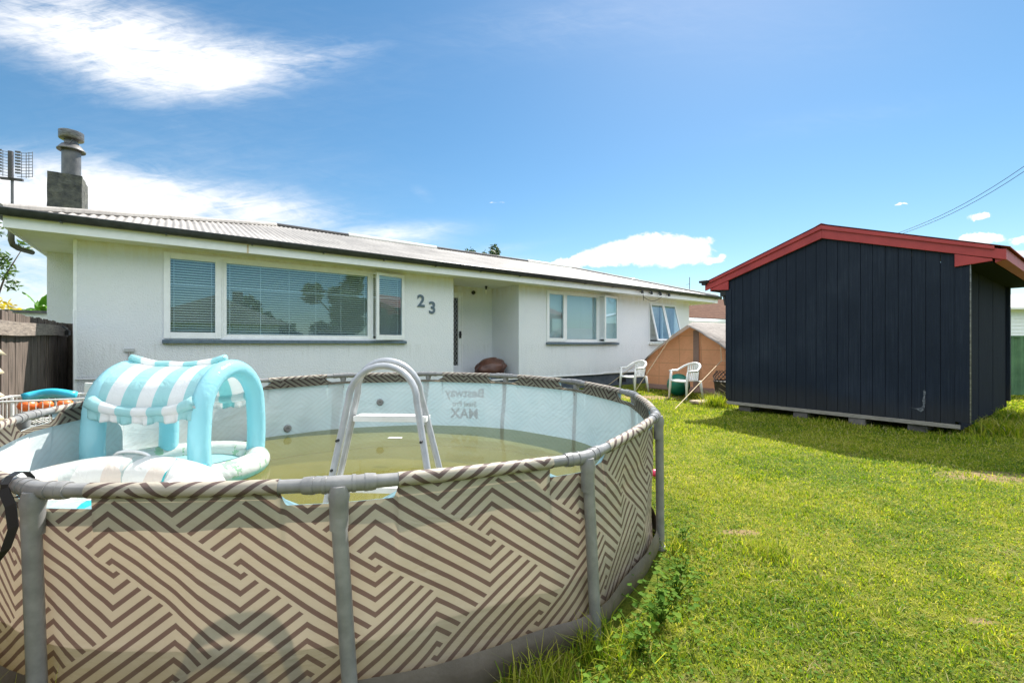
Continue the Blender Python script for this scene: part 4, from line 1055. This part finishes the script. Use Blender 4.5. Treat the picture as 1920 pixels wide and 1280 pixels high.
m.grid(skf, 40, 3); m.build('skirt', 'tentskirt', tent, smooth='all', sol=.004)
m = MB(); m.box(.0, .006, TW/2-.16, TW/2-.0, .05, 1.62); m.build('door_flap', 'tentskirt', tent)
m = MB(); m.tube([(.16, TW/2, 0), (.16, TW/2, 1.80)], .02, 8); m.build('pole', 'alum', tent)
def inv(P_): return Matrix.Rotation(-TH, 3, 'Z') @ (Vector(P_)-TP)
def gp(px, py): Y = 838*EYE/(py-646); return Vector(((px-960)/838*Y, Y, 0))
for a, b in (((-.2, TW/2+.45, 1.55), inv(gp(1188, 738))), ((-.15, TW, .84), inv(gp(1135, 726)))):
    m = MB(); m.tube([a, b], .008, 5); m.tube([b+Vector((0, 0, -.02)), b+Vector((0, 0, .06))], .012, 5); m.build('guy_rope', 'rope', tent)
pa = Vector((-.18, .62, 1.22)); pb = pa+Vector((-.06, -.05, -.36)); m = MB(); pe = inv(gp(1265, 767)); m.tube([pa, pb, pe], .009, 5); m.tube([pb, pb+Vector((.3, -.5, 0))], .006, 5); m.build('guy_rope', 'rope', tent)

# ------------------------------------------------------------------ CHAIRS
def chair(name, lab, loc, rz):
    t = thing(name, lab, 'chair', loc, rz, 'white plastic garden chairs')
    # faces +x
    m = MB(); m.grid(lambda u, v: (-.20+.44*u, -.215-.02*u+(.43+.04*u)*v, .415+.02*u-.012*math.sin(v*PI)-.03*max(0, u-.85)*6), 12, 10); m.build('seat', 'plastic', t, smooth='all', sol=.022)
    for sx, sy in ((1, 1), (1, -1), (-1, 1), (-1, -1)):
        m = MB()
        if sx > 0: m.tube([(.25, sy*.265, 0), (.215, sy*.245, .42), (.19, sy*.26, .63)], [.022, .034, .026], 8, flat=1.)
        else: m.tube([(-.30, sy*.24, 0), (-.225, sy*.21, .42)], [.022, .036], 8)
        m.build('leg', 'plastic', t, smooth='all')
    pts = []
    for k in range(25):
        a = -PI/2+PI*k/24; pts.append(( -.04-.27*math.cos(a)-.0, .29*math.sin(a), .645+.175*max(0, math.cos(a))**1.1))
    pts = [(.21, -.275, .635), (.10, -.29, .645)]+pts+[(.10, .29, .645), (.21, .275, .635)]
    m = MB(); m.tube(pts, .024, 8, flat=1.3, up=(0, 0, 1)); m.build('armrest', 'plastic', t, smooth='all')
    m = MB()
    for k in range(7):
        a = (k-3)*.155; bx, by = -.205, (k-3)*.050; ax = -.04-.27*math.cos(a*1.25); ay = .29*math.sin(a*1.25); az = .645+.175*max(0, math.cos(a*1.25))
        m.add([(bx, by-.017, .42), (bx, by+.017, .42), (ax, ay+.020, az), (ax, ay-.020, az)], [(0, 1, 2, 3)])
    m.build('backrest', 'plastic', t, sol=.010)
    return t
chair('plastic_chair', 'white plastic chair by the house wall, farther from the shed', (3.20, 11.75, 0), R(212))
chair('plastic_chair', 'white plastic chair in front of the tent and green ball', (4.02, 10.35, 0), R(205))
b_ = blob(0, 0, .27, .27, .27, .27, None, 36, 20); o = b_.build('exercise_ball', 'ballgreen', None, smooth='all', loc=(4.08, 10.95, 0)); tag(o, 'dark green exercise ball behind the white chair at the tent', 'ball')
# planks, pot
wp = gp(1322, 757)
pl = thing('timber_planks', 'short weathered planks lying on grass by the shed corner', 'planks', wp, R(25))
for k in range(2): m = MB(); m.box(-.30, .32, -.17+k*.17, -.02+k*.17, .03, .075); m.build('plank', 'plank', pl, bevel=.004)
m = MB(); m.box(-.2, -.1, -.17, .15, 0, .03); m.box(.1, .2, -.17, .15, 0, .03); m.build('bearer', 'skid', pl)
pp = at(1362, 9.75)
pt_ = thing('garden_pot', 'black garden pot with wire netting beside the shed', 'pot', pp)
m = MB(); m.lathe([(0, 0), (.20, 0), (.25, .42), (.27, .46), (.25, .47), (.23, .40), (0, .38)], 20); m.build('pot_body', 'pot', pt_, smooth=True)
m = MB()
for k in range(18):
    a = k/18*2*PI
    for s_ in (1, -1): m.tube([(.25*math.cos(a), .25*math.sin(a), .45), (.27*math.cos(a+s_*.5), .27*math.sin(a+s_*.5), .56), (.2*math.cos(a+s_*.9), .2*math.sin(a+s_*.9), .68)], .005, 4)
m.build('netting', 'pot', pt_)
m = MB()
for k in range(3): m.tube([(-.22-.05*k, -.22, .42-.1*k), (.2, -.3-.05*k, .1-.06*k)], .009, 5)
m.build('stick', 'plank', pt_)

# ------------------------------------------------------------------ neighbours
M['tile'] = mat('brown_tile', (.22, .12, .085), 1., spec=.05, build=lambda g, b, m: (lambda P: (lambda x, y, z: (g.link(g.mix(g.math('MAXIMUM', (x.mod(.3) < .04)*1., (y.mod(.33) < .07)*1.)*.7, g.ramp(g.noise(P, 5, 5), [(.3, (.085, .045, .032)), (.7, (.15, .085, .06))]), (.05, .03, .025)), b.inputs['Base Color'])))(*g.xyz(P)))(g.coord('Object')))
nh = thing('neighbour_house', 'brown tiled neighbour house seen between house end and shed', 'house', at(1345, 24), R(30))
m = MB(); m.box(-7, 8, 0, 8, 0, 2.35); m.build('wall', 'pot', nh)
m = MB(); m.prism([(-4.9, -.6, 2.55), (9, -.6, 2.55), (7, 4, 4.3), (-3.4, 4, 4.3)], (0, .01, .06)); m.prism([(-4.9, 8.6, 2.55), (9, 8.6, 2.55), (7, 4, 4.3), (-3.4, 4, 4.3)], (0, .01, .06)); m.build('roof', 'tile', nh)
m = MB(); m.box(-4.9, 9, -.72, -.58, 2.32, 2.56); m.build('gutter', 'white', nh)
m = MB(); m.box(-6.8, -1.0, -2.2, -.75, 2.18, 2.24); m.box(-6.8, -1.0, -2.26, -2.2, 2.12, 2.3); m.build('carport_roof', 'caplight', nh)
m = MB(); m.box(-.8, .8, -.03, 0, .9, 2.0); m.box(1.6, 3.2, -.03, 0, .9, 2.0); m.build('window', 'glass', nh)
m = MB(); m.tube([(0, 0, 0), (0, 0, 1.4)], .02, 6); m.tube([(-.0, 0, 1.0), (.0, .5, 1.0)], .01, 5); o = m.build('aerial_mast', 'steelgrey', None, loc=at(1293, 23, 3.2)); 
o.location = at(1293, 27.2, 3.95); tag(o, 'thin aerial mast on the tiled roof beyond the house end', 'antenna')
gf = thing('green_metal_fence', 'green corrugated metal fence behind the shed on the right', 'fence', at(1880, 10.9), R(-6))
m = MB(); vs = []
for k in range(241):
    x = -.6+k*.05; yy_ = (.0, .0, .035, .035)[k % 4]; vs += [(x, yy_, .02), (x, yy_, 1.43)]
m.add(vs, [(2*k, 2*k+2, 2*k+3, 2*k+1) for k in range(240)]); m.build('panel', 'greenfence', gf)
m = MB(); m.box(-.6, 11.4, -.01, .05, 1.43, 1.47); m.build('top_rail', 'greenfence', gf)
wh = thing('weatherboard_house', 'pale weatherboard house beyond the green metal fence', 'house', at(1885, 19), R(-4))
m = MB()
for k in range(18): z = .1+k*.15; m.prism([(0, 0, z), (0, -.03, z), (0, -.008, z+.15), (0, 0, z+.15)], (12, 0, 0))
m.box(0.01, 12, .001, 6, 0, 2.8); m.build('wall', 'white', wh)
m = MB(); m.prism([(-.4, -.4, 2.72), (12.4, -.4, 2.72), (12.4, 3, 3.6), (-.4, 3, 3.6)], (0, 0, .08)); m.build('roof', 'caplight', wh)
leafy('tree', 'dark treetop showing just above the middle of the roof ridge', 'tree', at(905, 24), 1.25, 5.72, 2600, .11, 'leafdark', True, 8, zsq=.3)
leafy('tree', 'smaller dark treetop left of its neighbour above the roof ridge', 'tree', at(866, 27), .5, 6.0, 500, .10, 'leafdark', True, 12, zsq=.6)
# seen only in the window reflections
rh = thing('rear_house', 'grey-roofed gabled house with chimney mirrored in the big window', 'house', (12.6, -9.0, 0), R(127))
m = MB(); m.box(-5, 5, 0, 6, 0, 2.4); m.build('wall', 'stucco', rh)
m = MB(); m.prism([(-5.4, -.5, 2.35), (-5.4, 6.5, 2.35), (-5.4, 3, 3.8)], (10.8, 0, 0)); m.build('roof', 'roof', rh)
m = MB(); m.box(1.2, 1.7, 1.4, 1.9, 3.0, 4.4); m.build('chimney', 'chim', rh)
for k, (x, y, r_, h, lb) in enumerate(((19.3, -7.8, 2.2, 3.6, 'tall dark tree mirrored at the right of the big window'), (17.5, -13, 1.8, 1.9, 'rounded dark tree mirrored in the middle of the big window'), (24, -2.5, 2.4, 2.6, 'wide dark tree beyond the shed, mirrored in the windows'), (15, -17, 2., 1.9, 'low dark tree mirrored beside the grey-roofed house'))):
    leafy('tree', lb, 'tree', (x, y, 0), r_*1.1, h, 4500, .28, 'leafdark', True, 30+k)
# power lines
for k in range(2):
    a = at(1660, 32, 8.9-.12*k); b = at(2100, 21, 13.0-.35*k); m = MB()
    m.tube([a.lerp(b, t_)+Vector((0, 0, -1.6*math.sin(PI*t_)*.55)) for t_ in [i/16 for i in range(17)]], .016, 5)
    o = m.build('power_line', 'wire', None); tag(o, ('highest thin black power line above the shed roof', 'lower thin black power line above the shed roof')[k], 'power line', 'power lines above the shed')
# pink thing
b_ = blob(0, 0, .035, .05, .04, .035); o = b_.build('pink_toy', 'pink', None, smooth='all', loc=gp(1228, 893)); tag(o, 'small pink toy on grass behind the right pool leg', 'toy')

# ------------------------------------------------------------------ GRASS
def inside_excl(x, y):
    d = np.hypot(x-PC.x, y-PC.y) < PR+.07
    c, s_ = math.cos(TS), math.sin(TS); lx = (x-SC.x)*c+(y-SC.y)*s_; ly = -(x-SC.x)*s_+(y-SC.y)*c
    sh = (lx > .25) & (lx < SW) & (ly > .2) & (ly < SL_)
    c, s_ = math.cos(TH), math.sin(TH); X, Y = x-HP.x, y-HP.y; lx2 = X*c+Y*s_; ly2 = -X*s_+Y*c
    hs_ = (ly2 > -.0) & (ly2 < BACK) & (lx2 > UL)
    X, Y = x-TP.x, y-TP.y; tx = X*c+Y*s_; ty = -X*s_+Y*c; tt = (tx > 0) & (tx < 3.4) & (ty > 0) & (ty < TW)
    return d | sh | hs_ | tt
def blades(x, y, hgt, wid, lean=.6):
    n = len(x); a = rng.uniform(0, 2*PI, n); b = a+rng.normal(PI/2, .5, n)
    h = hgt*rng.uniform(.5, 1.25, n); w = wid*rng.uniform(.6, 1.3, n); ln = h*rng.uniform(.1, lean*1.7, n)
    dx_, dy_ = np.cos(a)*w/2, np.sin(a)*w/2; lx, ly = np.cos(b)*ln, np.sin(b)*ln; z0 = np.full(n, -.002)
    P0 = np.stack([x-dx_, y-dy_, z0], 1); P1 = np.stack([x+dx_, y+dy_, z0], 1)
    P2 = np.stack([x+lx*.35+dx_*.8, y+ly*.35+dy_*.8, h*.6], 1); P3 = np.stack([x+lx*.35-dx_*.8, y+ly*.35-dy_*.8, h*.6], 1)
    P4 = np.stack([x+lx, y+ly, h*.95], 1)
    return np.stack([P0, P1, P2, P3, P4], 1)
def mesh_blades(name, V, mt_):
    n = V.shape[0]; me = bpy.data.meshes.new(name); me.vertices.add(n*5); me.vertices.foreach_set('co', V.reshape(-1).astype(np.float32))
    idx = (np.arange(n)[:, None]*5+np.array([0, 1, 2, 3, 3, 2, 4])[None]).reshape(-1).astype(np.int32)
    me.loops.add(n*7); me.loops.foreach_set('vertex_index', idx)
    me.polygons.add(n*2); st = (np.arange(n)[:, None]*7+np.array([0, 4])[None]).reshape(-1).astype(np.int32)
    me.polygons.foreach_set('loop_start', st); me.update(calc_edges=True); me.materials.append(M[mt_])
    o = bpy.data.objects.new(name, me); COL.objects.link(o); return o
parts = []
def band(x0, x1, y0, y1, dens, h, w, lean=.6, mod=None):
    n = int((x1-x0)*(y1-y0)*dens); x = rng.uniform(x0, x1, n); y = rng.uniform(y0, y1, n); k = ~inside_excl(x, y)
    k &= (x < y*1.28+2.4) & (x > -y*1.3-.3)
    if mod is not None: k &= mod(x, y)
    x, y = x[k], y[k]
    # patchy height
    hh = h*(1+.35*np.sin(x*2.1+1.3*np.sin(y*1.7))*np.cos(y*2.3+np.sin(x*1.1)))
    parts.append(blades(x, y, hh, w, lean))
def notbare(x, y):
    k = np.ones(len(x), bool)
    for px, py, rx, ry in ((1.52, 2.98, .13, .05), (2.12, 2.02, .07, .03), (4.55, 4.25, .5, .2), (3.3, 10.6, .8, .4)):
        k &= ~((((x-px)/rx)**2+((y-py)/ry)**2 < 1) & (rng.random(len(x)) < .75))
    return k
band(-.6, 4.6, .7, 2.3, 11000, .018, .0042, 1.3, notbare)
band(-.2, 7.0, 2.3, 4.0, 7000, .020, .0052, 1.3, notbare)
band(.5, 9.6, 4.0, 6.2, 3200, .022, .008, 1.2, notbare)
band(.5, 14, 6.2, 9.5, 1500, .032, .011, .8, notbare)
band(-1, 18, 9.5, 13, 600, .038, .018, .8, notbare)
band(8, 20, 8, 14, 300, .05, .03)
nc2 = 420; cx_ = rng.uniform(.3, 7, nc2); cy_ = rng.uniform(1.1, 7, nc2)
xx = (cx_[:, None]+rng.normal(0, .035, (nc2, 34))).ravel(); yy_ = (cy_[:, None]+rng.normal(0, .035, (nc2, 34))).ravel()
kk = ~inside_excl(xx, yy_) & (xx < yy_*1.28+.3); parts.append(blades(xx[kk], yy_[kk], np.full(kk.sum(), .042), .0055, .9))
tag(mesh_blades('grass', np.concatenate(parts), 'grass'), 'short mown yellow-green lawn grass with clover', 'grass', kind='stuff')
# clover-like broad leaves scattered on the lawn
parts = []
n = 22000; x = rng.uniform(-.2, 5.5, n); y = rng.uniform(1.0, 5.0, n); k = ~inside_excl(x, y) & (x < y*1.28+.2)
dn = np.sin(x*3.1+2*np.sin(y*2.2))*np.cos(y*2.7+1.5*np.sin(x*1.9)); k &= (rng.random(n) < np.clip(.45+.7*dn, .04, 1)); x, y = x[k], y[k]; n = len(x)
s_ = rng.uniform(.005, .009, n); zc = rng.uniform(.010, .024, n); a = rng.uniform(0, 6.28, n)
quad = []
for t_ in (0, 1.57, 3.14, 4.71): quad.append(np.stack([x+np.cos(a+t_)*s_, y+np.sin(a+t_)*s_, zc+rng.normal(0, .003, n)], 1))
V = np.stack(quad, 1); me = bpy.data.meshes.new('clover'); me.vertices.add(n*4); me.vertices.foreach_set('co', V.reshape(-1).astype(np.float32))
me.loops.add(n*4); me.loops.foreach_set('vertex_index', np.arange(n*4, dtype=np.int32)); me.polygons.add(n); me.polygons.foreach_set('loop_start', (np.arange(n)*4).astype(np.int32)); me.update(calc_edges=True)
me.materials.append(M['weed']); o = bpy.data.objects.new('clover', me); COL.objects.link(o); tag(o, 'clover leaves scattered through the lawn', 'clover', kind='stuff')
# long tufts
def tuft(lab, loc, n, h, r_, mt_='grass', w=.006, lean=.9, name='grass_tuft'):
    x = loc[0]+rng.normal(0, r_, n); y = loc[1]+rng.normal(0, r_, n); V = blades(x, y, np.full(n, h), w, lean)
    V -= np.array([loc[0], loc[1], 0]); o = mesh_blades(name, V, mt_); o.location = (loc[0], loc[1], 0); tag(o, lab, 'grass tuft', 'long grass tufts'); return o
def ringp(px_deg, dr): a = R(px_deg); return (PC.x+(PR+dr)*math.cos(a), PC.y+(PR+dr)*math.sin(a))
tuft('long grass tuft against the pool skirt beside the right front leg', ringp(-50, .10), 220, .13, .07, w=.005)
tuft('long grass tuft left of the right front pool leg', ringp(-58, .12), 180, .12, .08, w=.005)
tuft('sparse tall grass at the foot of the leftmost pool leg', ringp(-104, .14), 90, .22, .10, w=.004)
tuft('tall grass sprouting at the foot of the rightmost pool leg', ringp(-20, .12), 90, .10, .04, w=.005)
tuft('dark grass tuft on the open lawn near the bare patch', gp(1440, 1040)[:2], 500, .06, .09, w=.005)
tuft('bright long grass at the left front corner of the shed', gp(1343, 762)[:2], 420, .26, .12, w=.012)
tuft('long grass under the near corner of the shed', (SC.x-.12, SC.y-.1), 260, .09, .18, w=.010)
tuft('deep grass bank along the shed side wall', (SC.x+1.0, SC.y+.45), 600, .17, .28, w=.014)
tuft('deep grass by the far end of the shed side wall', (SC.x+2.3, SC.y+1.35), 600, .18, .30, w=.014)
tuft('shaded long grass under the middle of the shed front', (SC.x-.95, SC.y+1.1), 260, .08, .22, w=.010)
# broad-leaved weeds
def weed(lab, loc, n, h, size, seed):
    rn = random.Random(seed); t = thing('weed', lab, 'weed', (loc[0], loc[1], 0), 0, 'leafy weeds at the pool edge'); m = MB(); st = MB()
    for k in range(int(n*1.3)):
        a = rn.uniform(0, 2*PI); r_ = abs(rn.gauss(0, .08)); z = h*rn.uniform(.25, 1); p_ = Vector((math.cos(a)*r_*1.3, math.sin(a)*r_*1.3, z)); s_ = size*rn.uniform(.5, 1.2)
        d = Vector((math.cos(a+rn.gauss(0, .6)), math.sin(a+rn.gauss(0, .6)), rn.gauss(0, .3))).normalized(); sd_ = d.cross(Vector((rn.gauss(0, .3), rn.gauss(0, .3), 1))).normalized(); up = sd_.cross(d)
        N = 7; ring = []
        for i in range(N):
            b_ = i*2*PI/N; rr = s_*.6*(.8+.25*(i % 2)); ring.append(p_+d*math.cos(b_)*rr+sd_*math.sin(b_)*rr+up*rr*.15)
        m.add([p_]+ring, [(0, i+1, (i+1) % N+1) for i in range(N)])
        if k % 3 == 0: st.tube([(0, 0, 0), p_*.5+Vector((0, 0, .02)), p_], .002, 4)
    m.keep = True; m.build('foliage', 'weed', t); st.build('stem', 'weed', t)
for k, (dg, dr, n, h, s_) in enumerate(((-46, .20, 70, .13, .022), (-40, .18, 80, .16, .026), (-33, .17, 70, .12, .022), (-27, .16, 50, .10, .02), (-55, .26, 60, .10, .022), (-16, .16, 50, .10, .02), (-62, .30, 50, .09, .02))):
    names = ['broad-leaved weed just right of the right front pool leg', 'tallest leafy weed against the pool skirt on the right', 'leafy weed midway between the two right pool legs', 'small leafy weed before the rightmost pool leg', 'leafy weed at the lower edge below the right front leg', 'small weed behind the rightmost pool leg', 'low weed nearest the viewer at the pool foot']
    weed(names[k], ringp(dg, dr), n, h, s_, 50+k)
